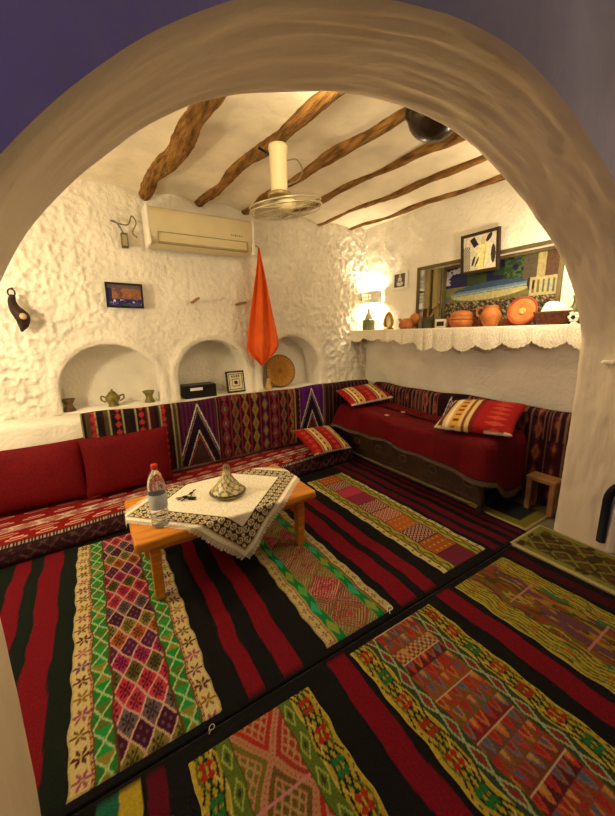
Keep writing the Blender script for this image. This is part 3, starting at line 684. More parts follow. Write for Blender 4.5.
def diag(U, V): return cxc+(U-V)*c45, cyc+(U+V)*c45
X, Y = diag(U, V)
d = S/2-np.maximum(np.abs(U), np.abs(V)); along = np.where(np.abs(U) > np.abs(V), V, U)
key = (d > .038) & (d < .135); g = (d-.038)/.0485; t_ = along/.048; k1 = np.floor(t_); ft = t_ % 1; fg = g % 1
alt = (k1+np.floor(g)) % 2
mz = (np.hypot(ft-.5, fg-.5) < .44) & (np.hypot(ft-.5, fg-.5) > .24) & ~((ft > .5) & (np.abs(fg-.5) < .12) & (alt == 0)); mz |= (np.abs(ft-.5) < .12) & (np.abs(fg-.5) < .12)
C = paint((250, 243, 222), (key, (66, 50, 38)), (key & mz, (222, 206, 168)), ((np.abs(d-.036) < .005) | (np.abs(d-.137) < .005), (60, 46, 36)), ((np.abs(d-.030) < .003), (200, 180, 140)))
tc_ = empty('tablecloth', (0, 0, 0), 'cream tablecloth with dark key pattern border laid cornerwise on the low table', 'tablecloth')
surf('cloth', fold(X, Y), CLOTH, tc_, dye=C, solid=.002, flip=False)
fv, ff = [], []
for side in range(4):
    for s in np.arange(-S/2, S/2, .0075):
        for w in (0,):
            l = .026+.010*random.random(); j = s+random.uniform(-.003, .003)
            q = [(s, S/2), (s+.0045, S/2), (j+.004, S/2+l), (j, S/2+l)]
            for _ in range(side): q = [(-b, a) for a, b in q]
            A = np.array(q); X1, Y1 = diag(A[:, 0], A[:, 1]); pts = fold(X1, Y1); pts[2:, 2] -= .001
            b = len(fv); fv += pts.tolist(); ff.append((b, b+1, b+2, b+3))
me = bpy.data.meshes.new('fringe'); me.from_pydata(fv, [], ff); o = link('fringe', me, WHITECL, tc_); o['kind'] = 'stuff'

# bottle
p = at(161, 524, 'z', TZ+.007); bt = empty('water_bottle', (p.x, p.y, TZ+.007), 'clear plastic water bottle with red cap on the left part of the table', 'bottle')
PET = mat('clear_plastic', (235, 240, 245), .06, trans=.96, ior=1.22, var=.01, spec=.5)
HB = .365
prof_ = [(.036, 0), (.046, .006), (.048, .02)]
for i in range(9): prof_ += [(.0485-.003*(i % 2), .03+i*.0245)]
prof_ += [(.047, .255), (.042, .285), (.030, .315), (.018, .332), (.0155, .345), (.0155, .35)]
lathe('body', prof_, PET, bt, n=32)
lathe('cap', [(.0175, .340), (.0185, .343), (.0185, .362), (.016, .367), (.002, .368)], mat('red_plastic', (206, 50, 34), .4), bt, n=20)
lathe('label', [(.0488, .11), (.0495, .112), (.0495, .195), (.0488, .197)], mat('printed_label', (214, 216, 218), .5, col2=(190, 198, 210), nscale=25), bt, n=32, ring=True)['label'] = 'pale printed label band'
# painted tagine
p = at(228, 494, 'z', TZ+.007); tg = empty('painted_tagine', (p.x, p.y, TZ+.0075), 'painted conical ceramic tagine in olive and cream on the tablecloth', 'tagine')
def dye_tagine(P):
    r = np.hypot(P[..., 0], P[..., 1]); an = np.arctan2(P[..., 1], P[..., 0])/(2*PI); z = P[..., 2]
    k = np.abs(((an*9+z*22) % 1)-.5); k2 = np.abs(((an*9-z*22) % 1)-.5)
    return paint((214, 200, 150), ((k < .11) | (k2 < .11), (104, 96, 52)), ((k < .08) & (k2 < .08), (150, 120, 60)), (np.abs(z-.03) < .006, (80, 66, 36)), (z > .19, (120, 100, 60)))
pf = [(.02, 0), (.085, 0), (.10, .006), (.118, .018), (.122, .026)]
lathe('dish', pf+[(.116, .03), (.02, .03)], GLAZE, tg, n=40, dyef=dye_tagine)
zs = np.linspace(0, 1, 24); pf = [(.115*(1-t)**1.0*(1)+.020*t-.012*math.sin(PI*t), .031+.140*t) for t in zs]
pf += [(.019, .178), (.024, .186), (.026, .196), (.022, .206), (.013, .214), (.002, .216)]
lathe('lid', [(.02, .0305)]+pf, GLAZE, tg, n=48, dyef=dye_tagine)

# keys
p = at(189, 496, 'z', TZ+.01); ky = empty('key_bunch', (p.x, p.y, TZ+.0095), 'bunch of dark keys lying on the tablecloth between bottle and tagine', 'keys', rot=(0, 0, .5))
a = np.linspace(0, 2*PI, 25); tube('key_ring', [(.018*math.cos(t), .018*math.sin(t), .003) for t in a], .002, IRON, ky, 6)
for i, an in enumerate((2.5, 2.95, 3.4, .3)):
    def kb(bm):
        box_bm(bm, (.028, 0, .003), (.026, .022, .003), None, .001); box_bm(bm, (.062, 0, .003), (.045, .008, .0025)); box_bm(bm, (.07, .006, .003), (.012, .006, .0025))
    bmo('key', kb, IRON, ky, (0, 0, .002*i), rot=(0, 0, an))
box('key_fob', (-.02, -.05, .006), (.03, .05, .01), BLACK, ky, (0, 0, .4), .003)

# ------------------------------------------------------------------ niche contents
NZ = .8465
def pot(px, py, prof_, label, material, handles=False, dyef=None, n=24):
    prof_ = [(a_*1.2, b_*1.2) for a_, b_ in prof_] if not handles else prof_
    p = at(px, py, 'y', 3.80); e = empty('ceramic_pot', (p.x, 3.80, NZ), label, 'pot', 'small pots in the left niche')
    lathe('body', prof_, material, e, n=n, dyef=dyef)
    if handles:
        for s in (-1, 1): tube('handle', spline([(s*.055, 0, .09), (s*.092, 0, .105), (s*.095, 0, .07), (s*.06, 0, .045)], 14), .008, material, e, 8)
        lathe('lid', [(.03, .125), (.034, .13), (.02, .145), (.008, .150), (.011, .162), (.002, .168)], material, e, n=18)
    return e
OLIVE = mat('olive_glaze', (142, 124, 52), .4, var=.35, nscale=25, col2=(80, 84, 40)); BRN = mat('brown_glaze', (120, 92, 56), .45, var=.3, nscale=25, col2=(70, 48, 30))
pot(70, 412, [(.02, 0), (.045, 0), (.047, .006), (.03, .03), (.026, .05), (.034, .07), (.048, .092), (.044, .094), (.01, .07)], 'small brown flared cup at the left side of the left niche', BRN)
pot(114, 407, [(.02, 0), (.045, 0), (.047, .008), (.036, .02), (.05, .04), (.066, .07), (.060, .10), (.040, .118), (.036, .126), (.005, .126)], 'olive two handled lidded pot in the centre of the left niche', OLIVE, True)
pot(150, 403, [(.02, 0), (.040, 0), (.042, .006), (.03, .03), (.026, .05), (.034, .07), (.050, .096), (.046, .098), (.01, .07)], 'small olive brown flared cup at the right side of the left niche', OLIVE)
# radio box
rb = empty('black_box', (.955, 3.80, NZ), 'black box with pale label in the middle niche', 'box'); box('body', (0, 0, .07), (.34, .20, .14), BLACK, rb, None, .008)
box('display', (-.045, -.101, .098), (.13, .004, .03), WHITE, rb)['label'] = 'pale rectangular label strip'
fr = empty('framed_print', (1.385, 3.78, NZ+.004), 'square black framed black and white print leaning in the middle niche', 'picture', rot=(math.radians(-9), 0, math.radians(4)))
def fbm_(w, h, t, dpt):
    def f(bm):
        for s in (-1, 1):
            box_bm(bm, (s*(w/2-t/2), 0, h/2), (t, dpt, h), None, .002); box_bm(bm, (0, 0, h/2+s*(h/2-t/2)), (w-2*t, dpt, t), None, .002)
    return f
bmo('frame', fbm_(.225, .245, .018, .022), mat('olive_black_frame', (40, 36, 22), .5), fr)
U, V = grid(-.096, .096, .017, .228, .002, .002); u, v = U/.096, (V-.1225)/.1055
C = paint((220, 208, 170), ((np.maximum(np.abs(u), np.abs(v)) > .78) & (np.maximum(np.abs(u), np.abs(v)) < .86), (80, 70, 50)), ((np.abs(u) < .5) & (np.abs(v+.1) < .42) & ((np.abs(u) > .42) | (np.abs(v+.1) > .34)), (60, 50, 40)), ((np.abs(u) < .22) & (np.abs(v+.1) < .18), (30, 26, 24)),
          ((np.abs(v-.58) < .1) & (np.abs(np.sin(u*11)) > .45) & (np.abs(u) < .6), (90, 80, 60)))
surf('print', np.stack([U, 0*U-.006, V], -1), PAINT, fr, dye=C)
# straw tray
def dye_straw(P):
    r = np.hypot(P[..., 0], P[..., 1]); an = np.arctan2(P[..., 1], P[..., 0])
    return paint((170, 118, 52), ((r*70 % 1) < .3, (128, 84, 34)), ((np.sin(an*24+r*200) > .6), (186, 136, 66)), ((r > .085) & (r < .10) & (np.sin(an*16) > 0), (120, 64, 32)), (r > .192, (120, 80, 34)))
ry = at(280, 371, 'y', 3.83)
o = lathe('straw_tray', [(.0, .016), (.05, .010), (.10, .002), (.15, .004), (.185, .020), (.197, .036), (.202, .034), (.19, .012), (.15, -.006), (.0, -.004)][::-1], STRAW, None, (ry.x, 3.84, NZ+.198), 48, rot=(math.radians(78), 0, 0), dyef=dye_straw)
tag(o, 'round woven straw tray leaning in the right niche', 'tray')
p = at(268, 388, 'y', 3.72); o = lathe('gourd_figure', [(.02, 0), (.036, .004), (.042, .03), (.036, .06), (.022, .08), (.026, .10), (.028, .118), (.018, .136), (.002, .142)], mat('pale_gourd', (200, 160, 92), .6), None, (p.x+.01, 3.72, NZ+.0), 18)
tag(o, 'small pale gourd shaped figure in front of the straw tray', 'ornament')

# ------------------------------------------------------------------ things on the niche wall
pic = empty('wall_picture', (.335, 3.625, 1.865), 'small black framed blue and rust picture hanging on the niche wall', 'picture', rot=(0, math.radians(1.5), 0))
bmo('frame', fbm_(.30, .215, .017, .022), mat('black_blue_frame', (14, 13, 20), .4), pic, (0, 0, -.107))
U, V = grid(-.135, .135, -.092, .092, .003, .003); n = fbm(U*22, V*22, 140, 4)
C = paint((96, 66, 76), (n > .45, (128, 84, 60)), ((n > .55) & (V > -.03), (150, 96, 60)), ((V < -.03) | (U < -.10), (36, 26, 92)), ((V < -.05) & (n > .5), (60, 60, 110)), ((V < -.035) & (V > -.07) & (fbm(U*60, V*60, 142, 2) > .66), (220, 210, 220)), ((np.abs(U) < .02) & (V < -.07), (30, 80, 60)), ((V > .06), (90, 76, 84)))
surf('painting', np.stack([U, 0*U-.004, V], -1), PAINT, pic, dye=C)
ac = empty('air_conditioner', (1.06, 3.66, 2.29), 'white split air conditioner high on the niche wall below the beams', 'air conditioner')
aw, ah, ad = .96, .315, .20
us = np.linspace(-aw/2, aw/2, 40); cs = [(0, 0), (-ad*.6, 0), (-ad*.82, .02), (-ad*.95, .07), (-ad, .12), (-ad, .27), (-ad*.97, .298), (-ad*.8, ah), (0, ah)]
P = np.array([[(u, y, z) for y, z in cs] for u in us]); surf('casing', P, CREAM, ac, cap0=True, cap1=True, smooth=False, flip=False)
for s in (-1, 1): bmo('end_cap', lambda bm: box_bm(bm, (s*(aw/2+.008), -ad*.5, ah/2), (.03, ad*1.04, ah*1.02), None, .012), WHITE, ac)
bmo('louvre', lambda bm: box_bm(bm, (0, -ad*.965, .062), (aw*.86, .012, .07), (math.radians(-16), 0, 0), .004), CREAM, ac)
def slot(bm):
    box_bm(bm, (0, -ad*1.0, .108), (aw*.87, .006, .008)); box_bm(bm, (0, -ad*.90, .018), (aw*.87, .008, .008))
    for s in (-1, 1): box_bm(bm, (s*aw*.434, -ad*.955, .062), (.007, .03, .09))
bmo('vent_slot', slot, CREAMD, ac)
def logo(bm):
    for i, w in enumerate((.012, .008, .014, .008, .012, .010)): box_bm(bm, (.26+i*.02, -ad-.001, .155), (w, .003, .012))
bmo('lettering', logo, mat('grey_print', (110, 104, 92), .5), ac)
jb = empty('switch_box', (.39, 3.63, 2.36), 'small dark wall box with looping cable left of the air conditioner', 'electrical box')
box('box', (0, 0, -.03), (.055, .05, .12), mat('grey_brown_box', (84, 76, 52), .5), jb, None, .006); box('cover', (0, -.026, -.03), (.04, .006, .09), CREAMD, jb)
tube('cable', spline([(0, 0, .03), (-.05, -.01, .11), (-.09, 0, .12), (-.02, -.01, .10), (.04, -.03, .10), (.075, -.03, .17), (.105, -.03, .12), (.07, -.02, .04), (.1, -.03, 0)], 60), .006, mat('grey_cable', (120, 108, 78), .5), jb, 6)
def peg(px, py, l, r, lb, up=.0):
    p = at(px, py, 'y', 3.64); o = tube('wooden_peg', [(0, .06, 0), (0, 0, 0), (l*.4, -.05, up*.5), (l, -.10, up)], [r*.8, r, r, r*.8], mat('peg_wood', (138, 100, 52), .7), n=8, loc=p); tag(o, lb, 'peg')
peg(193, 302, .035, .013, 'short wooden peg in the niche wall left of the orange cloth', .03); peg(238, 304, .05, .014, 'wooden peg in the niche wall touching the orange cloth', .01)
# orange cloth
prof_l = [(258.5, 248), (256, 268), (252.5, 290), (249, 315), (246.5, 338), (247, 352), (262, 366)]; prof_r = [(259.5, 248), (264, 268), (269, 290), (274, 315), (279, 338), (278, 350), (262.5, 366)]
YO = 3.53; A = np.array([at(*q, 'y', YO) for q in prof_l]); B = np.array([at(*q, 'y', YO) for q in prof_r]); A = spline(A, 60); B = spline(B, 60)
k = np.linspace(0, 1, 34); P = A[:, None]*(1-k)[None, :, None]+B[:, None]*k[None, :, None]; wdt = np.linalg.norm(B-A, axis=1)[:, None]
P[..., 1] += (-.055*np.sin(PI*k)[None]**1-.03*np.cos(k*2*PI*2.6)[None])*np.minimum(wdt/.2, 1)+.0
oc = empty('orange_cloth', (0, 0, 0), 'bright orange folded cloth hanging to a point on the niche wall', 'cloth')
surf('cloth', P, ORANGE, oc, solid=.006)
ap = A[0]; tube('hanging_cord', [(ap[0], YO, ap[2]-.01), (ap[0], YO+.05, ap[2]+.03), (ap[0], 3.68, ap[2]+.04)], .005, mat('orange_cord', (200, 80, 30), .8), oc, 6)
# dark ornament at the left
op = at(16, 312, 'y', 3.58); orn = empty('hanging_ornament', op, 'dark hanging horn shaped ornament with pale disc by the left arch edge', 'ornament')
DKB = mat('dark_leather', (44, 24, 18), .6, var=.4, nscale=15, bump=.4)
tube('body', spline([(.0, 0, .13), (-.012, 0, .08), (.0, -.01, .02), (.035, -.02, -.04), (.03, -.01, -.10), (.012, 0, -.15)], 24), [.012]+list(np.interp(np.linspace(0, 1, 22), [0, .3, .6, .85, 1], [.020, .032, .052, .034, .012]))+[.008], DKB, orn, 12)
lathe('disc', [(.0, -.004), (.022, -.004), (.025, 0), (.015, .008), (.001, .009)], mat('shell', (190, 160, 120), .4), orn, (.045, -.065, -.035), 18, rot=(math.radians(90), 0, 0))
a = np.linspace(0, 2*PI, 20); tube('loop', [(-.006+.022*math.cos(t), .0, .145+.028*math.sin(t)) for t in a], .006, DKB, orn, 6)
tube('strap', spline([(-.005, .02, .17), (-.005, .06, .185), (-.005, .12, .19)], 8), .005, DKB, orn, 6)

# ------------------------------------------------------------------ fan and lamps
fx, fy = 1.205, 2.24; fan = empty('ceiling_fan', (fx, fy, 2.655), 'white caged ceiling fan hanging on a canister mount below the beams', 'fan')
lathe('mount', [(.02, .03), (.062, .03), (.064, .01), (.058, -.03), (.054, -.24), (.058, -.25), (.058, -.27), (.02, -.27)][::-1], CREAM, fan, n=28)
lathe('collar', [(.02, -.275), (.070, -.275), (.078, -.268), (.078, -.25), (.060, -.246)], mat('tan_metal', (150, 130, 84), .4, metal=.4), fan, n=28)
hd = empty('fan_head', (0, 0, 0), None, None); hd.parent = fan; hd.location = (.01, .0, -.33); hd.rotation_euler = (math.radians(4), math.radians(-9), .3)
def hl(name, *a_, **k_): o = lathe(name, *a_, parent=fan, **k_); o.parent = fan; o.location = hd.location; o.rotation_euler = hd.rotation_euler; return o
bpy.data.objects.remove(hd)
FL, FR = Vector((.055, .02, -.325)), (math.radians(2), math.radians(-11), .3)
mo = lathe('motor', [(.01, .06), (.05, .06), (.068, .045), (.07, 0), (.05, -.015), (.01, -.02)][::-1], CREAM, fan, FL, 24, rot=FR)
RB = .245
gv = []
for i, (r, z) in enumerate(((RB, 0), (RB*.985, .028), (RB*.93, -.03), (RB*.62, -.045), (RB*.3, -.05), (RB*.62, .05))):
    a = np.linspace(0, 2*PI, 60); gv.append(tube_P([(r*math.cos(t), r*math.sin(t), z) for t in a], .005 if i < 2 else .0016, 6))
for i in range(20):
    t = i/20*2*PI; gv.append(tube_P([(r*math.cos(t), r*math.sin(t), z) for r, z in ((.04, -.052), (RB*.6, -.046), (RB*.93, -.03), (RB, 0), (RB*.93, .03), (.06, .055))], .0013, 4))
vs, fs = [], []
for P in gv:
    n0, n1 = P.shape[:2]; b = len(vs); vs += P.reshape(-1, 3).tolist()
    for i in range(n0-1):
        for j in range(n1): fs.append((b+i*n1+j, b+i*n1+(j+1) % n1, b+(i+1)*n1+(j+1) % n1, b+(i+1)*n1+j))
me = bpy.data.meshes.new('guard'); me.from_pydata(vs, [], fs); link('wire_guard', me, METAL, fan, FL, True, FR)
for i in range(3):
    U, V = grid(.04, .225, -1, 1, .01, .1); t = i*2*PI/3+.4; w = .055+.03*np.sin((U-.04)/.185*PI*.8); X = U; Y = V*w; Z = -.010+V*.018
    P = np.stack([X*math.cos(t)-Y*math.sin(t), X*math.sin(t)+Y*math.cos(t), Z], -1); surf('blade', P, mat('blade_plastic', (214, 206, 176), .35, var=.02), fan, FL, solid=.003, rot=FR)
tube('cable', spline([(.05, -.02, -.05), (.11, -.05, -.045), (.145, -.06, -.10), (.12, -.05, -.16), (.06, -.02, -.19)], 24), .0045, mat('grey_cable', (120, 108, 78), .5), fan, 6)
tube('bracket', [(-.12, .04, .01), (-.06, .02, -.02), (0, 0, -.02)], .008, IRON, fan, 6)
dp = (1.85, 1.53, 2.715); dm = empty('dome_lamp', dp, 'unlit dark glass dome ceiling lamp just behind the arch top', 'lamp')
a = np.linspace(0, PI/2, 16); lathe('shade', [(.001, -.14)]+[(.158*math.sin(t), -.14*math.cos(t)) for t in a[1:]]+[(.16, .01), (.15, .012)], mat('dark_glass', (34, 26, 16), .25, var=.2), dm, n=36)
lathe('rim', [(.161, .0), (.168, 0), (.168, .045), (.161, .045), (.161, 0)], IRON, dm, n=36, ring=True)
# corner sconce, open above and below
sy, sz = 3.53, 1.93
sc_ = empty('wall_sconce', (XW-.01, sy, sz), 'white pierced box wall lamp glowing above and below in the far corner', 'lamp')
a = np.linspace(-PI/2, PI/2, 26); sh = []
P = np.zeros((2, 26, 3))
for i, z in enumerate((-.075, .075)):
    P[i, :, 0] = -.135*np.cos(a)**.7; P[i, :, 1] = .155*np.sin(a); P[i, :, 2] = z
surf('shade', P, WHITE, sc_, solid=.010)
for r_ in (0, 1):
    for c_ in range(4):
        an = (-.45+c_*.3); o = lathe('pierced_hole', [(.0, -.003), (.010, -.003), (.010, .003), (.0, .003)], mat('lamp_glow', (255, 235, 180), .5, emit=((255, 225, 160), 2.0)), sc_, (-.137*math.cos(an)**.7, .155*math.sin(an), (-.016, .022)[r_]), 12, rot=(0, math.radians(90), -an))
def lamp(name, loc, power, col, r):
    l = bpy.data.lights.new(name, 'POINT'); l.energy = power; l.color = col; l.shadow_soft_size = r; o = bpy.data.objects.new(name, l); COL.objects.link(o); o.location = loc; return o
WARM = (1, .81, .53)
lamp('sconce_bulb', (XW-.075, sy, sz+.0), 21, (1, .85, .62), .035)

# ------------------------------------------------------------------ shelf
SZ = 1.515; SX0 = 2.985
sh_ = box('plaster_shelf', ((SX0+XW+.02)/2, 2.39, SZ-.035), (XW+.02-SX0, 2.58, .06), PLASTER, bevel=.012); tag(sh_, 'long white plaster shelf along the right wall', 'shelf')
ys = np.linspace(1.08, 3.69, 560); tl = np.linspace(0, 1, 46)
Yg, T = np.meshgrid(ys, tl, indexing='ij')
drop = np.where(Yg > 2.55, .125+.035*np.abs(np.sin(Yg*12.0))+.02*fbm(Yg*9, 0*Yg, 150, 2), .155+.05*np.abs(np.sin((Yg)*PI/.235))+.012*np.abs(np.sin(Yg*PI/.0392)))
drop = drop+.03*np.sin(Yg*3.2+.5); s_ = T*(.20+drop)
over = np.maximum(s_-.20, 0); Zg = np.where(s_ < .20, SZ+.003, SZ+.003-np.maximum(over-.008, 0)*1.0); Xg = np.where(s_ < .20, SX0+.194-s_, SX0-.008)
fold_ = (.014*np.sin(Yg*14+2*np.sin(Yg*5))+.004*np.sin(Yg*37))*np.clip(over/.12, 0, 1)
Xg = Xg-np.abs(fold_)-.004*np.clip(over/.01, 0, 1)
mo_ = (np.sin(((Yg/.235+.5) % 1-.5)/np.clip(1.25-T, .1, 9)*30) > .45) & (T > .66) & (Yg < 2.55); 
C = paint((236, 228, 206), (mo_, (222, 212, 186)), ((T > .97), (240, 234, 214)))
o = surf('shelf_cloth', np.stack([Xg, Yg, Zg], -1), LACE, None, dye=C, solid=.003, flip=True); tag(o, 'white crocheted cloth with scalloped edge draped over the shelf', 'cloth')
TOPZ = SZ+.0065
def sp(px, x=3.10): p = at(px, 326, 'x', x); return Vector((x, p.y, TOPZ))
# 1 little bottle
q = sp(368); e = empty('scent_bottle', q+Vector((0, -.01, 0)), 'small green grey bottle with pale neck at the far left end of the shelf', 'bottle')
lathe('body', [(.02, 0), (.076, 0), (.080, .006), (.080, .115), (.07, .128), (.02, .129)], mat('green_grey_glass', (104, 112, 74), .3, var=.2), e, n=24)
lathe('neck', [(.046, .127), (.050, .135), (.046, .165), (.03, .20), (.02, .215), (.018, .265), (.002, .268)], mat('pale_neck', (200, 190, 150), .4), e, n=20)
# 2 gilded teardrop
q = sp(389); e = empty('gilded_ornament', q, 'gilded teardrop ornament with pale centre beside the small bottle on the shelf', 'ornament', rot=(0, 0, -.25))
GOLD = mat('gilding', (170, 136, 60), .35, metal=.7, var=.3, nscale=30)
t = np.linspace(0, 2*PI, 40); tube('ring', [(-.01, .082*math.sin(a_)*(1-.35*math.cos(a_)*1), .105-.085*math.cos(a_)*-1) for a_ in t], .017, GOLD, e, 10)
lathe('base', [(.02, 0), (.06, 0), (.062, .01), (.04, .022), (.01, .024)], GOLD, e, n=24)
lathe('plate', [(.001, -.006), (.055, -.006), (.06, 0), (.055, .006), (.001, .008)], mat('ivory_inlay', (222, 210, 168), .4), e, (0, 0, .10), 30, (1.3, 1.15), rot=(0, math.radians(-90), 0))
lathe('back_shell', [(.06, 0), (.075, .03), (.078, .09), (.06, .15), (.03, .185), (.002, .19)], mat('pale_grey_ceramic', (176, 166, 132), .5), e, (.03, .055, .0), 24, (.4, .8))
# 3 terracotta pitcher with round lobe
q = sp(409); e = empty('terracotta_jar', q, 'squat terracotta jar with a round flask lobe, left of the dark green mortar', 'jar')
lathe('body', [(.04, 0), (.075, .0), (.092, .03), (.090, .06), (.07, .09), (.045, .105), (.04, .115), (.01, .112)], CLAY, e, (0, .03, 0), 28)
lathe('flask', [(.001, -.035), (.05, -.03), (.066, 0), (.05, .03), (.02, .036), (.001, .04)], CLAY, e, (0.03, -.055, .105), 28, rot=(0, math.radians(-90), 0))
tube('spout', spline([(0, .10, .07), (0, .135, .10), (0, .15, .11)], 8), [.018]*6+[.014, .014], CLAY, e, 10)
# 4 mortar with sticks
q = sp(427); e = empty('mortar', q, 'dark green mortar holding wooden sticks on the shelf', 'mortar')
lathe('bowl', [(.03, 0), (.055, 0), (.057, .01), (.05, .03), (.058, .08), (.068, .115), (.060, .116), (.045, .04), (.0, .035)], mat('dark_green_clay', (62, 60, 34), .5, var=.25), e, n=26)
DB = mat('dark_brown_wood', (70, 38, 24), .6); tube('stick', [(0, -.01, .04), (-.01, -.06, .13), (-.02, -.15, .25)], [.012, .012, .017], mat('pale_stick', (150, 120, 76), .6), e, 8)
tube('stick', [(0, 0, .04), (0, .0, .14), (0, -.01, .20)], [.009, .01, .012], mat('pale_stick', (150, 120, 76), .6), e, 8)
q = sp(428, 3.212); o = box('brown_block', (0, 0, .105), (.06, .11, .21), DB, None, None, .006, loc=q); tag(o, 'dark brown wooden block behind the mortar on the shelf', 'block')
q = sp(441, 3.13); e = empty('small_card', q, 'small white box with a dark label between mortar and clay pots', 'box', rot=(0, 0, 0)); box('box', (0, 0, .045), (.03, .13, .09), WHITE, e); box('panel', (-.016, 0, .042), (.004, .085, .045), DB, e)['label'] = 'dark rectangular label'
# 5 stacked lidded terracotta pot
q = sp(461); e = empty('lidded_pot', q, 'wide terracotta pot with ribbed lid in the middle of the shelf', 'pot')
lathe('bowl', [(.05, 0), (.085, 0), (.105, .03), (.112, .055), (.106, .07), (.02, .07)], CLAY, e, n=32)
lathe('lid', [(.02, .068), (.108, .070), (.114, .080), (.110, .09), (.098, .098), (.104, .108), (.098, .13), (.07, .15), (.03, .158), (.002, .16)], CLAY, e, n=32)
tube('handle', spline([(-.02, .10, .085), (-.03, .135, .095), (-.02, .14, .07), (0, .105, .05)], 14), .009, CLAY, e, 8)
# 6 jug
q = sp(490); e = empty('terracotta_jug', q, 'round terracotta jug with handle, left of the red rimmed plate', 'jug')
lathe('body', [(.03, 0), (.05, 0), (.062, .02), (.085, .07), (.088, .10), (.072, .135), (.056, .155), (.060, .175), (.064, .182), (.056, .182), (.05, .16), (.01, .12)], CLAY, e, n=30)
tube('handle', spline([(-.01, .055, .165), (-.015, .115, .16), (-.015, .125, .11), (-.01, .082, .08)], 18), .010, CLAY, e, 8)
# 7 standing plate
q = sp(521.5, 3.13); e = empty('terracotta_plate', q, 'round terracotta plate with red rim standing upright on the shelf', 'plate', rot=(0, 0, .12))
PR = .118
lathe('dish', [(.001, .004), (PR*.6, .004), (PR*.9, .016), (PR*.9, .026), (PR*.58, .014), (.001, .013)], CLAY, e, (0, 0, PR-.002), 40, rot=(0, math.radians(-78), 0))
lathe('rim', [(PR*.88, .012), (PR*.99, .020), (PR, .026), (PR*.96, .031), (PR*.86, .025), (PR*.88, .012)], CLAYD, e, (0, 0, PR-.002), 40, rot=(0, math.radians(-78), 0), ring=True)
lathe('centre', [(.001, .014), (.026, .013), (.028, .018), (.018, .022), (.001, .021)], mat('gold_paint', (206, 170, 90), .5, var=.4, nscale=60), e, (0, 0, PR-.002), 20, rot=(0, math.radians(-78), 0))
# 8 basket with cloth
q = sp(551, 3.07); e = empty('bread_basket', q, 'dark brown boat shaped basket holding a white cloth on the shelf', 'basket', rot=(0, 0, .0))
lathe('basket', [(.03, 0), (.085, 0), (.10, .03), (.118, .085), (.124, .10), (.116, .10), (.09, .03), (.0, .02)], mat('dark_wicker', (92, 50, 26), .7, var=.3, nscale=30, bump=.6, bscale=60), e, n=36, squash=(.75, 1.1))
U, V = grid(0, 1, 0, 2*PI*.985, .05, .12); rr = U*.098*(1+.12*np.sin(V*3)); X = rr*np.cos(V)*.75; Y = rr*np.sin(V)*1.08-.02; Z = .085+.085*np.sqrt(np.clip(1-U**2, 0, 1))*(1+.25*np.sin(V-.6)*U)+.012*np.sin(V*5+U*7)*U
surf('napkin', np.stack([X, Y, Z], -1), WHITECL, e, wrap_t=True)
# 9, 10
q = sp(573.5, 3.045); e = empty('shell_ornament', q, 'tiny white flower shaped ornament at the near end of the shelf', 'ornament')
for i in range(6):
    t = i*PI/3; lathe('petal', [(.001, 0), (.014, .008), (.016, .02), (.008, .03), (.001, .032)], WHITE, e, (-.012, .024*math.cos(t), .034+.022*math.sin(t)), 10)
lathe('centre', [(.001, -.008), (.012, -.004), (.012, .006), (.001, .01)], BLACK, e, (-.026, 0, .048), 10, rot=(0, math.radians(-90), 0)); lathe('base', [(.02, 0), (.026, .002), (.018, .012), (.006, .02)], WHITE, e, n=14)
q = sp(573.5, 3.20); o = lathe('green_vase', [(.03, 0), (.044, .002), (.050, .05), (.046, .11), (.024, .15), (.02, .18), (.028, .215), (.022, .216), (.002, .19)], mat('olive_bottle', (92, 92, 44), .45, var=.2), None, q, 22); tag(o, 'olive green vase half hidden by the arch at the near end of the shelf', 'vase')

# ------------------------------------------------------------------ pictures on the right wall
U, V = grid(1.41, 2.55, 1.50, 2.16, .004, .004); u = (2.55-U)/1.14; v = (V-1.50)/.66
n1 = fbm(u*10, v*10, 160, 4); n2 = fbm(u*46, v*40, 163, 2); fx_ = (u-.42)/.36; fz = (v-.56)/(.20); fish = (np.abs(fz+.25*fx_*fx_*0-.15*fx_) < .62*np.sqrt(np.clip(1-fx_**2, 0, 1))); belly = fish & (fz-.15*fx_ < -.12)
back_ = fish & (fz-.15*fx_ > .2)
net = (v < .42) & (np.abs(np.abs((u*16+v*9) % 1-.5)-.25) < .12)
bal = (u > .76) & (v > .42) & (v < .66) & ((np.abs((u*28) % 1-.5) < .28) | (v > .62) | (v < .46))
col_ = (u > .80) & (u < .86) & (v > .64)
C = paint((58, 70, 38), (n1 > .5, (40, 64, 40)), ((v > .62) & (u < .22), (34, 32, 84)), ((v > .7) & (u < .2) & (n1 > .56), (190, 190, 210)), ((v > .68) & (u > .4) & (u < .8) & (n1 < .5), (22, 26, 62)), ((u > .55) & (u < .76) & (v > .6) & (n2 > .55), (74, 96, 46)),
          ((v < .66) & (v > .40), (120, 112, 62)), ((v < .66) & (v > .40) & (n1 > .52), (84, 110, 108)), (v < .42, (34, 28, 22)), ((v < .42) & (n2 > .58), (168, 150, 112)), (net, (92, 80, 54)), ((v < .14) & (n1 > .5), (120, 58, 36)),
          (fish, (108, 134, 146)), (back_, (52, 78, 112)), (belly, (188, 180, 120)), (fish & (np.abs(fz-.15*fx_+.02) < .05), (150, 166, 168)), (((fx_-.98)/.10)**2+((fz-.2)/.5)**2 < 1, (40, 34, 40)), ((u > .70) & (v > .66), (90, 80, 62)), ((u > .86) & (v > .66), (96, 64, 44)), (col_, (176, 160, 110)), (bal, (190, 176, 122)))
pt = empty('fish_painting', (XW+.135, 0, 0), 'wide painting of a silver fish and a balustrade set in the wall recess', 'painting')
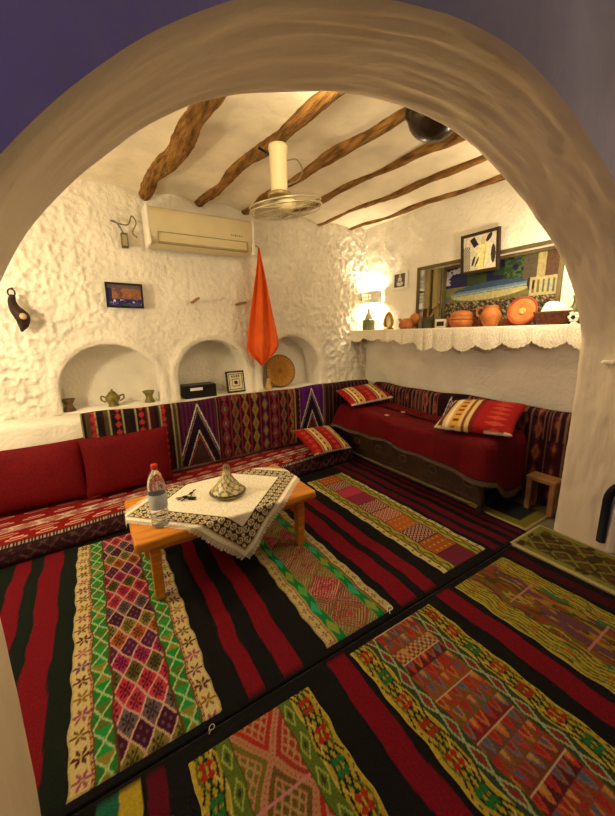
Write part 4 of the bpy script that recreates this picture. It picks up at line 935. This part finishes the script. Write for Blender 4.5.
surf('canvas', np.stack([0*U, U, V], -1), PAINT, pt, dye=C, solid=.01, flip=True)
FRM = mat('olive_brown_frame', (98, 84, 48), .6, var=.2)
def pf_(bm):
    box_bm(bm, (-.012, 1.425, 1.83), (.03, .035, .66), None, .004); box_bm(bm, (-.012, 2.56, 1.83), (.03, .03, .66), None, .004); box_bm(bm, (-.012, 1.99, 2.145), (.03, 1.14, .028), None, .004)
bmo('frame', pf_, FRM, pt)
for i, y in enumerate((2.64, 2.74)): 
    o = box('trim_4' if i == 0 else 'trim_5', (XW+.10, y, 1.83), (.08, .05, .655), mat('recess_wood', (150, 134, 84), .7), bevel=.006); o['kind'] = 'structure'
def rec_fr(bm):
    for y in (REC[0]-.01, REC[1]+.01): box_bm(bm, (XW-.004, y, (REC[2]+REC[3])/2+.01), (.02, .035, REC[3]-REC[2]+.02), None, .004)
    box_bm(bm, (XW-.004, (REC[0]+REC[1])/2, REC[3]+.005), (.02, REC[1]-REC[0]+.05, .032), None, .004)
bmo('trim_6', rec_fr, FRM)['kind'] = 'structure'
# black and white figure picture, hung tilted over the recess edge
c0 = [at(*q_, 'x', XW-.055) for q_ in ((463, 237), (501, 226), (499, 270), (460, 275))]
cen = sum(c0, Vector())/4; bw = empty('figure_picture', cen, 'dark framed black and white picture of pale figures hung over the painting', 'picture', rot=(0, math.radians(-6), 0))
loc = [c-cen for c in c0]; w2 = (abs(loc[0].y-loc[1].y)+abs(loc[2].y-loc[3].y))/4; h2 = (abs(loc[0].z-loc[3].z)+abs(loc[1].z-loc[2].z))/4; shear = 0
def pfr(bm):
    t = .028
    for s in (-1, 1):
        box_bm(bm, (0, s*(w2-t/2), 0), (.03, t, 2*h2), None, .004); box_bm(bm, (0, 0, s*(h2-t/2)), (.03, 2*w2-2*t, t), None, .004)
bmo('frame', pfr, mat('dark_brown_frame', (52, 38, 22), .5), bw)
U, V = grid(-w2+.024, w2-.024, -h2+.024, h2-.024, .003, .003); u = -U/(w2-.024); v = V/(h2-.024)
def ell(cu, cv, a_, b_, th=0):
    c_, s2_ = math.cos(th), math.sin(th); du, dv = u-cu, v-cv; return ((du*c_+dv*s2_)/a_)**2+((-du*s2_+dv*c_)/b_)**2 < 1
C = paint((216, 208, 184), ((u < -.55) & (v < .45) & (((u+v*.6)*9 % 1) < .5), (44, 38, 30)), ((np.maximum(np.abs((u+.32)*.88+(v-.62)*.48)/.16, np.abs(-(u+.32)*.48+(v-.62)*.88)/.27) < 1), (40, 32, 26)), (ell(.16, -.2, .34, .9, -.12), (238, 226, 160)), (ell(.30, -.3, .05, .6, -.1), (206, 190, 130)), (ell(.22, .62, .17, .2), (206, 190, 140)), (ell(.80, -.2, .13, .5), (52, 42, 30)), (ell(.55, .75, .12, .26, -.6), (44, 36, 28)), (ell(-.36, -.45, .07, .3, -.3), (36, 30, 26)), (ell(-.15, -.5, .05, .3, -.4), (60, 50, 40)))
surf('print', np.stack([0*U-.006, U, V], -1), PAINT, bw, dye=C, flip=True)
# small white framed print
c1 = at(400, 280.5, 'x', XW-.03); sf = empty('small_print', c1, 'small white framed grey print beside the wall lamp', 'picture')
hw, hh = .115, .105
def sfr(bm):
    t = .03
    for s in (-1, 1):
        box_bm(bm, (0, s*(hw-t/2), 0), (.022, t, 2*hh), None, .003); box_bm(bm, (0, 0, s*(hh-t/2)), (.022, 2*hw-2*t, t), None, .003)
bmo('frame', sfr, WHITE, sf)
U, V = grid(-hw+.025, hw-.025, -hh+.025, hh-.025, .003, .003); u = -U/(hw-.025); v = V/(hh-.025)
body = ell(0, -.45, .55, .34) | ell(0, .1, .34, .4) | (ell(0, .55, .14, .4))
C = paint((96, 90, 80), (body, (214, 206, 184)), (ell(0, -.2, .2, .12), (110, 104, 92)))
surf('print', np.stack([0*U-.004, U, V], -1), PAINT, sf, dye=C, flip=True)

# ------------------------------------------------------------------ light
lamp('left_wall_bulb', (-.95, 2.6, 1.75), 50, WARM, .07)
lamp('room_fill', (1.0, 1.50, 2.62), 17, WARM, .09)  # unseen fill added behind the arch top to brighten the room
lamp('right_wall_fill', (2.72, 1.40, 2.0), 22, WARM, .07)  # unseen fill added behind the right jamb for ceiling and shelf wall
lamp('near_room_violet_bulb', (-1.5, -.2, 2.3), 22, (.42, .28, 1.0), .08)
lamp('near_room_warm_fill', (2.1, -.7, 2.3), 13.5, (1, .82, .58), .1)  # unseen warm fill added in the near room to lift jamb and arch
w = bpy.data.worlds.new('world'); SC.world = w; w.use_nodes = True; bg = w.node_tree.nodes['Background']; bg.inputs[0].default_value = (.30, .22, .20, 1); bg.inputs[1].default_value = .05
vs_ = SC.view_settings; vs_.view_transform = 'Standard'; vs_.look = 'None'; vs_.exposure = 0.0; vs_.gamma = 1; vs_.use_curve_mapping = False
SC.cycles.max_bounces = 8; SC.cycles.use_denoising = True

# pieces of parts hang under their part
def under(root_cat, part, *subs):
    for rt in [o for o in SC.objects if o.get('category') == root_cat]:
        main = next((c for c in rt.children if c.name.split('.')[0] == part), None)
        if main is None or main.location.length > 1e-6: continue
        for c in list(rt.children):
            if c is not main and c.name.split('.')[0] in subs: c.parent = main
under('bed', 'frame', 'carved_rosette', 'rail'); under('bed', 'blanket', 'medallion'); under('bottle', 'body', 'label'); under('tablecloth', 'cloth', 'fringe')
under('air conditioner', 'casing', 'louvre', 'lettering', 'vent_slot'); under('box', 'body', 'display'); under('box', 'box', 'panel'); under('pot', 'body', 'handle'); under('electrical box', 'box', 'cover'); under('jug', 'body', 'handle')
under('painting', 'canvas', ); under('fan', 'mount', 'collar', 'bracket', 'cable'); under('lamp', 'shade', 'pierced_hole', 'rim'); under('ornament', 'body', 'disc', 'loop', 'strap')
